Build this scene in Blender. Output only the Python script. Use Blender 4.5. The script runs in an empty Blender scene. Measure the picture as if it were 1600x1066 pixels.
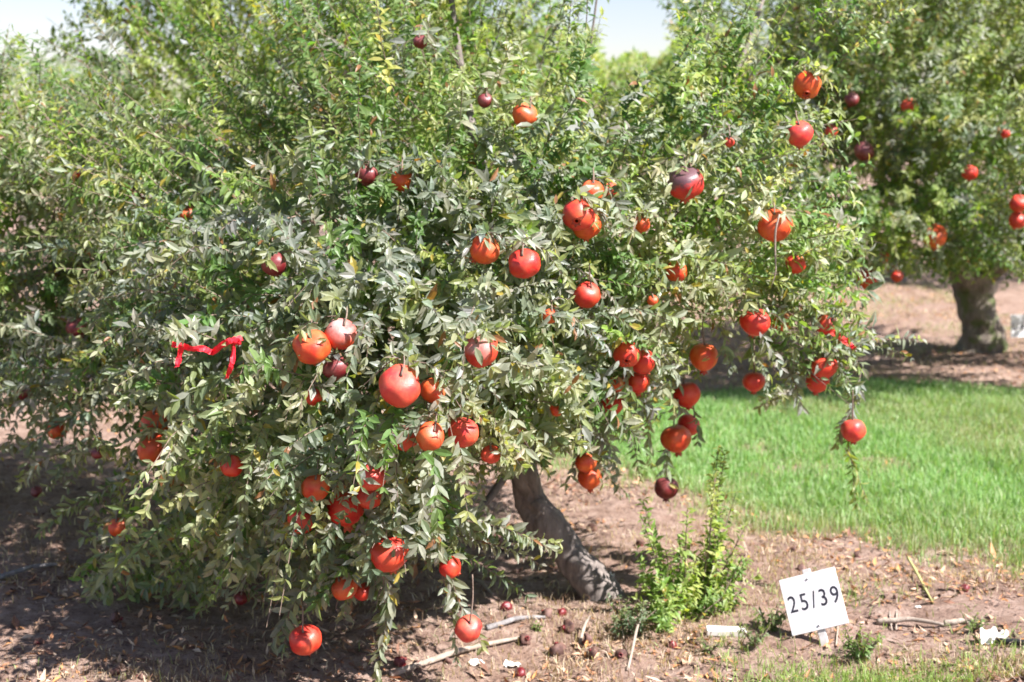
import bpy, math, random
import numpy as np
from mathutils import Vector, Matrix, Euler

rng = np.random.default_rng(7)
random.seed(7)
SC = bpy.context.scene
COL = SC.collection

# ------------------------------------------------------------------ camera
CAM_H, FPX, PITCH = 1.65, 2200.0, math.atan(333 / 2200)
cd = bpy.data.cameras.new('camera')
cam = bpy.data.objects.new('camera', cd)
COL.objects.link(cam)
cam.location = (0, 0, CAM_H)
cam.rotation_euler = (math.pi / 2 - PITCH, 0, 0)
cd.sensor_width = 36
cd.lens = FPX / 1600 * 36
cd.clip_end = 2000
cd.dof.use_dof = True
cd.dof.focus_distance = 3.35
cd.dof.aperture_fstop = 4.0
SC.camera = cam

# ------------------------------------------------------------------ light
SUN = Vector((0.57, -0.29, 0.74)).normalized()
el = math.asin(SUN.z)
w = bpy.data.worlds.new('World')
SC.world = w
w.use_nodes = True
nt = w.node_tree
nt.nodes.clear()
sky = nt.nodes.new('ShaderNodeTexSky')
sky.sky_type = 'NISHITA'
sky.sun_disc = False
sky.sun_elevation = el
sky.sun_rotation = math.atan2(SUN.x, SUN.y)
sky.dust_density = .4
sky.air_density = 1.0
sky.ozone_density = 1.0
bg = nt.nodes.new('ShaderNodeBackground')
bg.inputs['Strength'].default_value = 0.06
out = nt.nodes.new('ShaderNodeOutputWorld')
wb = nt.nodes.new('ShaderNodeMix'); wb.data_type = 'RGBA'; wb.blend_type = 'MULTIPLY'
wb.inputs[0].default_value = 1.0
wb.inputs[7].default_value = (1.03, .91, .97, 1)      # the photograph's slightly magenta white balance
nt.links.new(sky.outputs[0], wb.inputs[6])
nt.links.new(wb.outputs[2], bg.inputs[0])
nt.links.new(bg.outputs[0], out.inputs[0])
sl = bpy.data.lights.new('sun', 'SUN')
sl.energy = 5.0
sl.angle = math.radians(0.5)
sl.color = (1.0, 0.945, 0.92)
so = bpy.data.objects.new('sun', sl)
COL.objects.link(so)
so.rotation_euler = SUN.to_track_quat('Z', 'Y').to_euler()
SC.view_settings.view_transform = 'Standard'
SC.view_settings.look = 'None'
SC.view_settings.exposure = 1.56
SC.view_settings.gamma = 1
SC.view_settings.use_curve_mapping = False
SC.cycles.max_bounces = 8
SC.cycles.transmission_bounces = 4
SC.cycles.transparent_max_bounces = 8

# ------------------------------------------------------------------ geometry of the view (used to survey positions in the place)
Fv = np.array([0, math.cos(PITCH), -math.sin(PITCH)])
Uv = np.array([0, math.sin(PITCH), math.cos(PITCH)])
C0 = np.array([0, 0, CAM_H])


def P(px, py, d):
    """point of the place seen in direction px,py of the photograph at d metres distance along y"""
    r = Fv + np.array([1, 0, 0]) * ((px - 800) / FPX) + Uv * ((533 - py) / FPX)
    return C0 + r * (d / r[1])


def proj(p):
    q = np.asarray(p) - C0
    z = q @ Fv
    z = np.where(z < 0.05, 0.05, z)
    return 800 + FPX * q[..., 0] / z, 533 - FPX * (q @ Uv) / z


# value noise
_tab = rng.random((256, 256))


def vnoise(x, y):
    xi = np.floor(x).astype(int); yi = np.floor(y).astype(int)
    fx = x - xi; fy = y - yi
    fx = fx * fx * (3 - 2 * fx); fy = fy * fy * (3 - 2 * fy)
    g = lambda a, b: _tab[a & 255, b & 255]
    return (g(xi, yi) * (1 - fx) + g(xi + 1, yi) * fx) * (1 - fy) + (g(xi, yi + 1) * (1 - fx) + g(xi + 1, yi + 1) * fx) * fy


def gh(x, y):
    """height of the ground"""
    x = np.asarray(x, float); y = np.asarray(y, float)
    near = np.clip((30 - np.hypot(x, y)) / 20, 0, 1)
    h = (vnoise(x * .5 + 9, y * .5) - .5) * .10 + (vnoise(x * 1.7, y * 1.7 + 30) - .5) * .045
    h += (vnoise(x * 6, y * 6) - .5) * .022 + np.maximum(vnoise(x * 15 + 3, y * 15) - .55, 0) * .035
    return h * near


def G(px, py):
    """where the line of sight px,py meets the ground"""
    r = Fv + np.array([1, 0, 0]) * ((px - 800) / FPX) + Uv * ((533 - py) / FPX)
    t = -CAM_H / r[2]
    p = C0 + r * t
    for _ in range(4):
        z = float(gh(p[0], p[1]))
        t = (z - CAM_H) / r[2]
        p = C0 + r * t
    return p


def inpoly(px, py, poly):
    px = np.asarray(px); py = np.asarray(py)
    ins = np.zeros(px.shape, bool)
    n = len(poly)
    for i in range(n):
        x1, y1 = poly[i]; x2, y2 = poly[(i + 1) % n]
        c = ((y1 > py) != (y2 > py)) & (px < (x2 - x1) * (py - y1) / ((y2 - y1) or 1e-9) + x1)
        ins ^= c
    return ins


def nrm(v):
    return v / np.maximum(np.linalg.norm(v, axis=-1, keepdims=True), 1e-9)


# ------------------------------------------------------------------ materials
def mat(name):
    m = bpy.data.materials.new(name)
    m.use_nodes = True
    n = m.node_tree
    b = n.nodes['Principled BSDF']
    return m, n, b


def ramp(n, stops, fac):
    r = n.nodes.new('ShaderNodeValToRGB')
    e = r.color_ramp.elements
    e[0].position, e[0].color = stops[0][0], (*stops[0][1], 1)
    e[1].position, e[1].color = stops[-1][0], (*stops[-1][1], 1)
    for p_, c_ in stops[1:-1]:
        k = e.new(p_); k.color = (*c_, 1)
    n.links.new(fac, r.inputs[0])
    return r.outputs[0]


def noise(n, scale, detail=4, vec=None, rough=.6):
    t = n.nodes.new('ShaderNodeTexNoise')
    t.inputs['Scale'].default_value = scale
    t.inputs['Detail'].default_value = detail
    t.inputs['Roughness'].default_value = rough
    if vec is not None:
        n.links.new(vec, t.inputs['Vector'])
    return t.outputs['Fac']


def mixc(n, a, b, f, mode='MIX'):
    x = n.nodes.new('ShaderNodeMix'); x.data_type = 'RGBA'; x.blend_type = mode
    for v, i in ((f, 0), (a, 6), (b, 7)):
        if isinstance(v, (int, float)): x.inputs[i].default_value = v
        elif isinstance(v, tuple): x.inputs[i].default_value = (*v, 1)
        else: n.links.new(v, x.inputs[i])
    return x.outputs[2]


def bump(n, b, h, strength, dist):
    k = n.nodes.new('ShaderNodeBump')
    k.inputs['Strength'].default_value = strength
    k.inputs['Distance'].default_value = dist
    n.links.new(h, k.inputs['Height'])
    n.links.new(k.outputs[0], b.inputs['Normal'])


def leaf_mat(name, transl=.44, rough=.46, tint=(1.5, 1.7, .5)):
    m, n, b = mat(name)
    a = n.nodes.new('ShaderNodeAttribute'); a.attribute_name = 'col'
    b.inputs['Roughness'].default_value = rough
    b.inputs['Specular IOR Level'].default_value = .5
    n.links.new(a.outputs['Color'], b.inputs['Base Color'])
    t = n.nodes.new('ShaderNodeBsdfTranslucent')
    n.links.new(mixc(n, a.outputs['Color'], tint, 1.0, 'MULTIPLY'), t.inputs['Color'])
    ms = n.nodes.new('ShaderNodeMixShader'); ms.inputs[0].default_value = transl
    n.links.new(b.outputs[0], ms.inputs[1]); n.links.new(t.outputs[0], ms.inputs[2])
    n.links.new(ms.outputs[0], n.nodes['Material Output'].inputs['Surface'])
    return m


M_LEAF = leaf_mat('leaf')
M_GRASS = leaf_mat('grass', .3, .5)
M_LITTER = leaf_mat('litter', .08, .8, (1, 1, 1))


def bark_mat(name, dark, light, moss=0):
    m, n, b = mat(name)
    tc = n.nodes.new('ShaderNodeTexCoord')
    mp = n.nodes.new('ShaderNodeMapping'); mp.inputs['Scale'].default_value = (1, 1, .3)
    n.links.new(tc.outputs['Object'], mp.inputs[0])
    f = noise(n, 28, 8, mp.outputs[0], .7)
    c = ramp(n, [(.3, dark), (.55, tuple((a + c_) / 2 for a, c_ in zip(dark, light))), (.72, light)], f)
    f2 = noise(n, 6, 4, tc.outputs['Object'])
    c = mixc(n, c, tuple(x * .55 for x in light), ramp(n, [(.5, (0, 0, 0)), (.65, (.7, .7, .7))], f2))
    if moss:
        f3 = noise(n, 9, 5, tc.outputs['Object'])
        c = mixc(n, c, (.09, .13, .03), ramp(n, [(.5, (0, 0, 0)), (.6, (moss,) * 3)], f3))
    n.links.new(c, b.inputs['Base Color'])
    b.inputs['Roughness'].default_value = .9
    bump(n, b, f, .9, .012)
    return m


M_BARK = bark_mat('bark', (.06, .048, .042), (.34, .29, .26))
M_BARK2 = bark_mat('old_bark', (.06, .05, .04), (.36, .30, .25), .8)
M_TWIG = bark_mat('twig', (.10, .07, .05), (.30, .22, .17))
M_PALE = bark_mat('dry_wood', (.25, .19, .15), (.52, .44, .36))
M_GREYW = bark_mat('grey_wood', (.13, .12, .12), (.38, .36, .35))


def fruit_mat(name, red, orange, bias, dust=.0, burn=0, rough=.3):
    m, n, b = mat(name)
    tc = n.nodes.new('ShaderNodeTexCoord')
    oi = n.nodes.new('ShaderNodeObjectInfo')
    add = n.nodes.new('ShaderNodeVectorMath'); add.operation = 'ADD'
    n.links.new(tc.outputs['Object'], add.inputs[0])
    mul = n.nodes.new('ShaderNodeVectorMath'); mul.operation = 'SCALE'; mul.inputs[0].default_value = (7, 3, 5)
    n.links.new(oi.outputs['Random'], mul.inputs['Scale'])
    n.links.new(mul.outputs[0], add.inputs[1])
    v = add.outputs[0]
    f = noise(n, 1.1, 3, v)
    c = mixc(n, red, orange, ramp(n, [(bias - .22, (0, 0, 0)), (bias + .20, (1, 1, 1))], f))
    # freckles and russet
    fs = noise(n, 16, 3, v)
    c = mixc(n, c, tuple(x * .45 for x in red), ramp(n, [(.62, (0, 0, 0)), (.72, (.55, .55, .55))], fs))
    fr = noise(n, 2.6, 6, v, .7)
    c = mixc(n, c, (.32, .19, .09), ramp(n, [(.6, (0, 0, 0)), (.72, (.5, .5, .5))], fr))
    fsc = noise(n, 5.5, 2, v, .5)
    c = mixc(n, c, (.22, .11, .06), ramp(n, [(.70, (0, 0, 0)), (.76, (.6, .6, .6))], fsc))
    sx = n.nodes.new('ShaderNodeSeparateXYZ'); n.links.new(tc.outputs['Object'], sx.inputs[0])
    # dust settled on the shoulder of the fruit
    if dust:
        ma = n.nodes.new('ShaderNodeMath'); ma.operation = 'MULTIPLY_ADD'
        ma.inputs[1].default_value = .38
        n.links.new(sx.outputs[2], ma.inputs[0]); n.links.new(f, ma.inputs[2])
        c = mixc(n, c, (.36, .26, .25), ramp(n, [(.55, (0, 0, 0)), (.95, (dust,) * 3)], ma.outputs[0]))
    if burn:
        mb = n.nodes.new('ShaderNodeMath'); mb.operation = 'MULTIPLY_ADD'; mb.inputs[1].default_value = -.35
        n.links.new(sx.outputs[0], mb.inputs[0]); n.links.new(fr, mb.inputs[2])
        mc = n.nodes.new('ShaderNodeMath'); mc.operation = 'MULTIPLY_ADD'; mc.inputs[1].default_value = .8
        n.links.new(sx.outputs[2], mc.inputs[0]); n.links.new(mb.outputs[0], mc.inputs[2])
        c = mixc(n, c, (.10, .055, .065), ramp(n, [(.72, (0, 0, 0)), (.92, (burn,) * 3)], mc.outputs[0]))
    n.links.new(c, b.inputs['Base Color'])
    rr = ramp(n, [(.3, (rough,) * 3), (.8, (rough + .25,) * 3)], fr)
    n.links.new(rr, b.inputs['Roughness'])
    b.inputs['Specular IOR Level'].default_value = .5
    b.inputs['Subsurface Weight'].default_value = 0
    bump(n, b, fs, .12, .02)
    return m


FM = {
    'R': fruit_mat('red_rind', (.50, .014, .012), (.62, .07, .015), .57, .14, 0, .33),
    'P': fruit_mat('pink_rind', (.56, .028, .028), (.62, .11, .03), .60, .16, 0, .33),
    'O': fruit_mat('orange_rind', (.54, .028, .012), (.64, .13, .02), .50, .12, 0, .33),
    'D': fruit_mat('dusty_rind', (.48, .025, .018), (.60, .10, .03), .54, .95, 0, .4),
    'B': fruit_mat('burnt_rind', (.45, .015, .018), (.55, .05, .02), .62, .3, .95),
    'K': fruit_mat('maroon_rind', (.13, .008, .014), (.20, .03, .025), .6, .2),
    'X': fruit_mat('rotten_rind', (.05, .022, .02), (.17, .085, .06), .52, .25, 0, .7),
}
M_STALK = M_TWIG


def plain(name, c, rough=.6, spec=.5, nz=None, tr=0):
    m, n, b = mat(name)
    if nz:
        tc = n.nodes.new('ShaderNodeTexCoord')
        f = noise(n, nz[0], 5, tc.outputs['Object'])
        n.links.new(mixc(n, c, nz[1], ramp(n, [(.42, (0, 0, 0)), (.7, (nz[2],) * 3)], f)), b.inputs['Base Color'])
    else:
        b.inputs['Base Color'].default_value = (*c, 1)
    b.inputs['Roughness'].default_value = rough
    b.inputs['Specular IOR Level'].default_value = spec
    return m


M_BOARD = plain('painted_board', (.80, .80, .82), .4, .5, (22, (.56, .48, .40), .5))
M_STAKE = plain('stake_paint', (.58, .56, .55), .6, .4, (30, (.38, .34, .30), .6))
M_INK = plain('black_print', (.025, .025, .035), .5)
M_BOLT = plain('bolt_metal', (.4, .4, .42), .35)
M_TAPE = plain('red_tape', (.72, .02, .035), .55, .3)
M_TAPE2 = plain('faded_red_tape', (.66, .07, .06), .35)
M_PIPEW = plain('white_wood', (.78, .76, .72), .5, .4, (25, (.5, .44, .36), .5))
M_PAPER = plain('crumpled_plastic', (.76, .75, .70), .45, .5, (18, (.40, .30, .22), .7))
M_HOSE = plain('dark_hose', (.02, .022, .022), .5)

# ground
M_SOIL, n, b = mat('soil')
tc = n.nodes.new('ShaderNodeTexCoord')
f1 = noise(n, 1.1, 6, tc.outputs['Object'])
f2 = noise(n, 14, 8, tc.outputs['Object'], .7)
f3 = noise(n, 70, 6, tc.outputs['Object'], .75)
c = ramp(n, [(.3, (.17, .105, .08)), (.46, (.32, .215, .165)), (.6, (.43, .31, .25)), (.75, (.52, .40, .34))], f2)
c = mixc(n, c, (.20, .115, .07), ramp(n, [(.5, (0, 0, 0)), (.7, (.5, .5, .5))], f1))
c = mixc(n, c, (.09, .055, .045), ramp(n, [(.53, (0, 0, 0)), (.64, (.75, .75, .75))], f3))
ga = n.nodes.new('ShaderNodeAttribute'); ga.attribute_name = 'turf'
c = mixc(n, c, (.17, .23, .08), ga.outputs['Fac'])
n.links.new(c, b.inputs['Base Color'])
b.inputs['Roughness'].default_value = .95
b.inputs['Specular IOR Level'].default_value = .2
bump(n, b, f3, 1.0, .02)


# ------------------------------------------------------------------ builders
def link(name, me, parent=None, m=None, kind=None, **props):
    o = bpy.data.objects.new(name, me)
    COL.objects.link(o)
    if m is not None and me is not None and not me.materials:
        me.materials.append(m)
    if parent is not None:
        o.parent = parent
    if kind: o['kind'] = kind
    for k, v in props.items(): o[k] = v
    return o


def tri_mesh(name, verts, tris, colors=None, smooth=False):
    me = bpy.data.meshes.new(name)
    verts = np.ascontiguousarray(verts, np.float32); tris = np.ascontiguousarray(tris, np.int32)
    me.vertices.add(len(verts)); me.vertices.foreach_set('co', verts.ravel())
    me.loops.add(tris.size); me.loops.foreach_set('vertex_index', tris.ravel())
    me.polygons.add(len(tris))
    me.polygons.foreach_set('loop_start', np.arange(0, tris.size, 3, dtype=np.int32))
    me.polygons.foreach_set('loop_total', np.full(len(tris), 3, np.int32))
    me.polygons.foreach_set('use_smooth', np.full(len(tris), smooth))
    if colors is not None:
        a = me.attributes.new('col', 'FLOAT_COLOR', 'POINT')
        cc = np.ones((len(verts), 4), np.float32); cc[:, :3] = colors
        a.data.foreach_set('color', cc.ravel())
    me.update(calc_edges=True)
    return me


def thing(name, loc, label, cat, group=None, rot=(0, 0, 0)):
    o = bpy.data.objects.new(name, None)
    COL.objects.link(o)
    o.location = loc; o.rotation_euler = rot
    o.empty_display_size = .1
    o['label'] = label; o['category'] = cat
    if group: o['group'] = group
    return o


def tube(name, pts, radii, parent=None, m=None, seg=10, rough=0., sub=4, **props):
    pts = np.array(pts, float); radii = np.array(radii, float)
    # smooth resample
    n0 = len(pts); t0 = np.arange(n0); t = np.linspace(0, n0 - 1, (n0 - 1) * sub + 1)
    P0 = np.stack([np.interp(t, t0, pts[:, k]) for k in range(3)], 1)
    R0 = np.interp(t, t0, radii)
    for _ in range(2):
        P0[1:-1] = (P0[:-2] + 2 * P0[1:-1] + P0[2:]) / 4
    tan = nrm(np.gradient(P0, axis=0))
    ref = np.array([0, 0, 1.]) if abs(tan[0][2]) < .9 else np.array([1., 0, 0])
    s = nrm(np.cross(tan, ref)); u = np.cross(s, tan)
    a = np.linspace(0, 2 * math.pi, seg, endpoint=False)
    ring = np.cos(a)[None, :, None] * s[:, None] + np.sin(a)[None, :, None] * u[:, None]
    rr = R0[:, None] * (1 + rough * (vnoise(a[None, :] * 1.3 + 11, t[:, None] * 1.7 + 5) * 2 - 1 + .5 * (vnoise(a[None, :] * 4, t[:, None] * 5) * 2 - 1)))
    V = P0[:, None] + ring * rr[..., None]
    K = len(P0)
    V = np.concatenate([V.reshape(-1, 3), P0[:1], P0[-1:]])
    F = []
    for i in range(K - 1):
        for j in range(seg):
            a0 = i * seg + j; a1 = i * seg + (j + 1) % seg
            F += [(a0, a1, a1 + seg), (a0, a1 + seg, a0 + seg)]
    for j in range(seg):
        F.append((K * seg, (j + 1) % seg, j)); F.append((K * seg + 1, (K - 1) * seg + j, (K - 1) * seg + (j + 1) % seg))
    me = tri_mesh(name, V, F, smooth=True)
    return link(name, me, parent, m, **props)


# --- leaves ---------------------------------------------------------------
LT = np.array([  # side, along, normal
    (0, 0, 0),
    (-.42, .30, .12), (0, .30, 0), (.42, .30, .12),
    (-.40, .66, .10), (0, .66, -.03), (.40, .66, .10),
    (0, 1.0, -.16)])
LF8 = np.array([(0, 2, 1), (0, 3, 2), (1, 2, 5), (1, 5, 4), (2, 3, 6), (2, 6, 5), (4, 5, 7), (5, 6, 7)])
LT4 = np.array([(0, 0, 0), (-.48, .45, .13), (0, .5, -.02), (.48, .45, .13), (0, 1, -.12)])
LF4 = np.array([(0, 2, 1), (0, 3, 2), (1, 2, 4), (2, 3, 4)])


def leaf_frame(L):
    t = nrm(L['dir']); s = nrm(np.cross(t, L['nor'])); nn = np.cross(s, t)
    return t, s, nn


def leaves_mesh(name, L, simple=False):
    T, Fc = (LT4, LF4) if simple else (LT, LF8)
    t, s, nn = leaf_frame(L)
    ln = L['len'][:, None, None]; wd = L['wid'][:, None, None]
    curl = L['curl'][:, None, None]
    al = T[None, :, 1:2]
    V = L['pos'][:, None] + s[:, None] * T[None, :, 0:1] * wd + t[:, None] * al * ln + nn[:, None] * (T[None, :, 2:3] * wd - curl * al * al * ln)
    N = len(L['pos']); K = len(T)
    F = Fc[None] + (np.arange(N) * K)[:, None, None]
    col = np.repeat(L['col'][:, None], K, 1)
    col = col * (1 + .12 * (al - .5))
    return tri_mesh(name, V.reshape(-1, 3), F.reshape(-1, 3), np.clip(col, 0, 1).reshape(-1, 3))


def shoots(base, dirv, length, droop, spacing, per, leaf_len, palette, wr=.38, tipcol=None, jitter=.25, open_=.85):
    """leafy shoots; returns leaf arrays and twig polylines"""
    N = len(base)
    K = max(3, int(np.mean(length) / spacing))
    t = np.linspace(.06, 1, K)[None, :, None]
    dirv = nrm(dirv)
    L_ = length[:, None, None]
    wob = rng.normal(0, .05, (N, 1, 3))
    pos = base[:, None] + dirv[:, None] * L_ * t + wob * L_ * np.sin(t * 5) * .6
    pos[..., 2:3] -= droop[:, None, None] * L_ * t ** 2
    tan = dirv[:, None] * L_ + 0 * t
    tan = tan + wob * L_ * np.cos(t * 5) * 3 * .6
    tan[..., 2:3] -= 2 * droop[:, None, None] * L_ * t
    tan = nrm(tan)
    ref = np.where(np.abs(tan[..., 2:3]) < .95, np.array([0, 0, 1.]), np.array([1., 0, 0]))
    a1 = nrm(np.cross(tan, ref)); a2 = np.cross(a1, tan)
    k = per
    ph = rng.random((N, K, 1)) * 6.28 + np.arange(k)[None, None] * (2 * math.pi / k) + rng.normal(0, .35, (N, K, k))
    rad = a1[:, :, None] * np.cos(ph)[..., None] + a2[:, :, None] * np.sin(ph)[..., None]
    op = open_ + rng.normal(0, .25, (N, K, k, 1))
    d = tan[:, :, None] * (1 - op * .45) + rad * op + rng.normal(0, jitter, (N, K, k, 3))
    d[..., 2] -= .28
    d = nrm(d)
    nor = tan[:, :, None] * .7 + rng.normal(0, .3, (N, K, k, 3)) + np.array([.28, -.50, .62])
    ll = leaf_len * rng.uniform(.75, 1.22, (N, 1, 1, 1)) * (1 - .35 * (t[:, :, None] ** 3)) * rng.uniform(.65, 1.2, (N, K, k, 1))
    pal = np.array(palette, float)
    cs = pal[rng.integers(0, len(pal), N)]
    hue = vnoise(base[:, 0] * 2.2 + 31, base[:, 1] * 1.5 + base[:, 2] * 2.4 + 9)[:, None]
    cs = cs * (.80 + .42 * hue) * np.where(hue > .55, np.array([1.04, 1.03, .90]), np.array([.96, .98, 1.06]))
    cs = cs[:, None, None] * rng.uniform(.72, 1.25, (N, K, k, 1)) * rng.uniform(.92, 1.08, (N, K, k, 3))
    if tipcol is not None:
        tw = np.clip((t[:, :, None] - .55) * 2, 0, 1) * rng.uniform(0, 1, (N, 1, 1, 1)) ** 1.5
        cs = cs * (1 - tw) + np.array(tipcol) * tw
    odd = rng.random((N, K, k))
    cs = np.where((odd < .012)[..., None], np.array([.34, .27, .05]), cs)
    cs = np.where(((odd > .012) & (odd < .022))[..., None], np.array([.27, .13, .06]), cs)
    pp = np.repeat(pos[:, :, None], k, 2)
    M = N * K * k
    L = dict(pos=pp.reshape(M, 3), dir=d.reshape(M, 3), nor=nor.reshape(M, 3), len=ll.reshape(M), wid=ll.reshape(M) * wr * rng.uniform(.8, 1.2, M),
             curl=rng.normal(.17, .17, M), col=cs.reshape(M, 3), shoot=np.repeat(np.arange(N), K * k))
    idx = np.linspace(0, K - 1, 3).astype(int)
    tw = np.concatenate([base[:, None], pos[:, idx]], 1)
    return L, tw


def sel(L, m):
    return {k: v[m] for k, v in L.items()}


def cat(*Ls):
    return {k: np.concatenate([l[k] for l in Ls]) for k in Ls[0]}


def twig_mesh(name, tw, r0=.0022):
    N, K, _ = tw.shape
    tan = nrm(np.gradient(tw, axis=1))
    s = nrm(np.cross(tan, np.array([.3, .9, .31]))); u = np.cross(s, tan)
    a = np.array([0, 2.094, 4.189])
    r = r0 * np.linspace(1.2, .45, K)[None, :, None, None]
    V = tw[:, :, None] + (np.cos(a)[None, None, :, None] * s[:, :, None] + np.sin(a)[None, None, :, None] * u[:, :, None]) * r
    F = []
    for i in range(K - 1):
        for j in range(3):
            a0, a1 = i * 3 + j, i * 3 + (j + 1) % 3
            F += [(a0, a1, a1 + 3), (a0, a1 + 3, a0 + 3)]
    F = np.array(F)[None] + (np.arange(N) * K * 3)[:, None, None]
    return tri_mesh(name, V.reshape(-1, 3), F.reshape(-1, 3))


def blob_points(blobs, n, inner=.35):
    c = np.array([P(*bb[:3]) for bb in blobs]); r = np.array([bb[3] for bb in blobs])
    dens = np.array([bb[4] if len(bb) > 4 else 1. for bb in blobs])
    wgt = r ** 2.4 * dens; wgt /= wgt.sum()
    i = rng.choice(len(blobs), n, p=wgt)
    v = nrm(rng.normal(0, 1, (n, 3)))
    rad = (inner + (1 - inner) * rng.random(n) ** .6)
    p = c[i] + v * (r[i] * rad)[:, None]
    return p, v, i, c, r


def front_depth(blobs, px, py, default):
    r = Fv + np.array([1, 0, 0]) * ((px - 800) / FPX) + Uv * ((533 - py) / FPX)
    r = r / np.linalg.norm(r)
    best = None
    for bb in blobs:
        c_ = P(*bb[:3]) - C0
        tca = c_ @ r
        d2 = c_ @ c_ - tca * tca
        R = bb[3] * 1.0
        if d2 < R * R:
            y = (tca - math.sqrt(R * R - d2)) * r[1]
            if best is None or y < best: best = y
    return best if best is not None else default


# ------------------------------------------------------------------ ground
def spaced(a, b, near_a, near_b, fine, growth=1.18):
    xs = list(np.arange(near_a, near_b + fine, fine))
    s = fine; x = xs[-1]
    while x < b:
        s *= growth; x += s; xs.append(x)
    s = fine; x = xs[0]; lo = []
    while x > a:
        s *= growth; x -= s; lo.append(x)
    return np.array(lo[::-1] + xs)


gx = spaced(-400, 400, -2.8, 4.2, .024)
gy = spaced(-60, 900, 3.6, 10.5, .028)
XX, YY = np.meshgrid(gx, gy, indexing='ij')
ZZ = gh(XX, YY)
nx, ny = XX.shape
V = np.stack([XX, YY, ZZ], -1).reshape(-1, 3)
ii = (np.arange(nx - 1)[:, None] * ny + np.arange(ny - 1)[None]).ravel()
F = np.concatenate([np.stack([ii, ii + ny, ii + ny + 1], 1), np.stack([ii, ii + ny + 1, ii + 1], 1)])


def turf_amt(x, y):
    """how grassy the ground is: the mown strip that runs beside the row"""
    lo = 5.55 - .50 * (x - 1) + (vnoise(x * 1.5, y * 1.5 + 50) - .5) * .9 + (vnoise(x * 5, y * 5 + 50) - .5) * .5
    lo = np.where(x < .9, lo + (0.9 - x) * .8, lo)
    hi = 9.0 + (vnoise(x * 1.3 + 7, y * 1.3) - .5) * .6
    k = np.clip((y - lo) / .9, 0, 1) ** 1.3 * np.clip((hi - y) / .5, 0, 1)
    k *= np.clip((x + .1) / .5, 0, 1)
    k *= .30 + .70 * np.clip((vnoise(x * 2.2 + 5, y * 2.2 + 8) + vnoise(x * 9, y * 9) * .5 - .3) * 2.2, 0, 1)
    return k


me = tri_mesh('ground', V, F, smooth=True)
ta = me.attributes.new('turf', 'FLOAT', 'POINT')
ta.data.foreach_set('value', (turf_amt(V[:, 0], V[:, 1]) * .8).astype(np.float32))
link('ground', me, None, M_SOIL, kind='structure')

# ------------------------------------------------------------------ crowns: where the foliage masses are
BL_A = [
    (450, 560, 4.35, .50), (620, 620, 4.2, .45), (700, 520, 4.35, .48), (560, 450, 4.6, .50), (520, 745, 4.25, .34), (640, 745, 4.2, .30),
    (450, 830, 4.3, .22), (330, 690, 4.6, .40), (340, 830, 4.55, .27), (220, 800, 4.8, .24), (230, 880, 4.75, .15, .7), (210, 600, 4.95, .42), (740, 660, 4.35, .30),
    (600, 840, 4.15, .15), (850, 420, 4.65, .48), (950, 500, 4.75, .36), (880, 600, 4.75, .27), (950, 640, 4.75, .16),
    (1050, 400, 4.85, .42), (1150, 340, 4.95, .46), (1190, 470, 4.95, .25), (1270, 480, 4.95, .22), (1300, 330, 5.0, .25), (1290, 560, 4.9, .14), (1250, 590, 4.95, .11), (1195, 560, 4.95, .09),
    (700, 300, 5.0, .58), (880, 250, 5.1, .50), (500, 280, 5.2, .6), (1080, 260, 5.2, .42), (1230, 190, 5.3, .42), (650, 120, 5.5, .55),
    (800, 90, 5.5, .45), (350, 370, 5.1, .5), (1170, 90, 5.5, .4), (620, -110, 5.6, .55), (820, -140, 5.6, .5), (1180, -60, 5.6, .4), (420, 180, 5.7, .35),
    (70, 560, 5.2, .42), (60, 420, 5.5, .45), (150, 380, 5.5, .45), (90, 680, 5.1, .22, .7), (250, 280, 5.8, .45), (330, 120, 6.2, .5), (1000, 300, 4.85, .4), (1110, 260, 4.9, .4),
    (700, 600, 5.2, .6, .6), (500, 600, 5.3, .6, .6), (900, 380, 5.5, .6, .6), (600, 350, 5.8, .7, .5)]
INC_A = [(-50, -400), (930, -400), (925, 20), (945, 110), (1055, 120), (1060, 20), (1050, -400), (1500, -400), (1400, 100), (1345, 200), (1345, 450), (1345, 590),
         (1300, 625), (1240, 640), (1200, 640), (1165, 590), (1145, 530), (1085, 490), (1055, 560), (1010, 640), (985, 690), (900, 690), (855, 675),
         (838, 705), (800, 735), (745, 785), (720, 850), (640, 860), (600, 900), (520, 920), (470, 950), (430, 930), (400, 880), (360, 920), (290, 940), (230, 920), (150, 930),
         (125, 890), (180, 830), (110, 780), (60, 740), (-50, 560)]
BL_L = [(-60, 250, 6.3, .65), (110, 330, 6.0, .55), (60, 480, 5.9, .55), (-20, 600, 5.9, .33), (220, 270, 6.4, .5), (260, 430, 5.7, .5),
        (-200, 420, 6.2, .8), (110, 620, 5.6, .25), (200, 520, 5.6, .4), (-250, 150, 6.5, .8), (350, 330, 6.3, .45)]
INC_L = [(-600, -60), (-100, 0), (10, 55), (70, 110), (120, 150), (160, 200), (250, 220), (420, 260), (460, 640), (200, 660), (90, 640), (0, 640), (-600, 680)]
BL_B = [(350, 40, 9.6, 1.0), (240, 0, 9.4, .8), (480, 80, 9.6, 1.1), (175, 30, 9.3, .5), (640, 30, 9.8, 1.0), (780, 80, 9.8, .9), (330, 200, 9.6, .8),
        (560, 250, 9.6, 1.0), (400, -200, 9.9, 1.0), (700, -200, 9.9, 1.0), (120, 10, 9.3, .3), (750, 250, 9.6, .9), (90, 75, 9.2, .16)]
INC_B = [(60, -400), (105, -20), (110, 50), (75, 70), (95, 95), (130, 80), (150, 140), (190, 200), (300, 300), (930, 420), (880, 100), (860, -400)]
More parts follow.
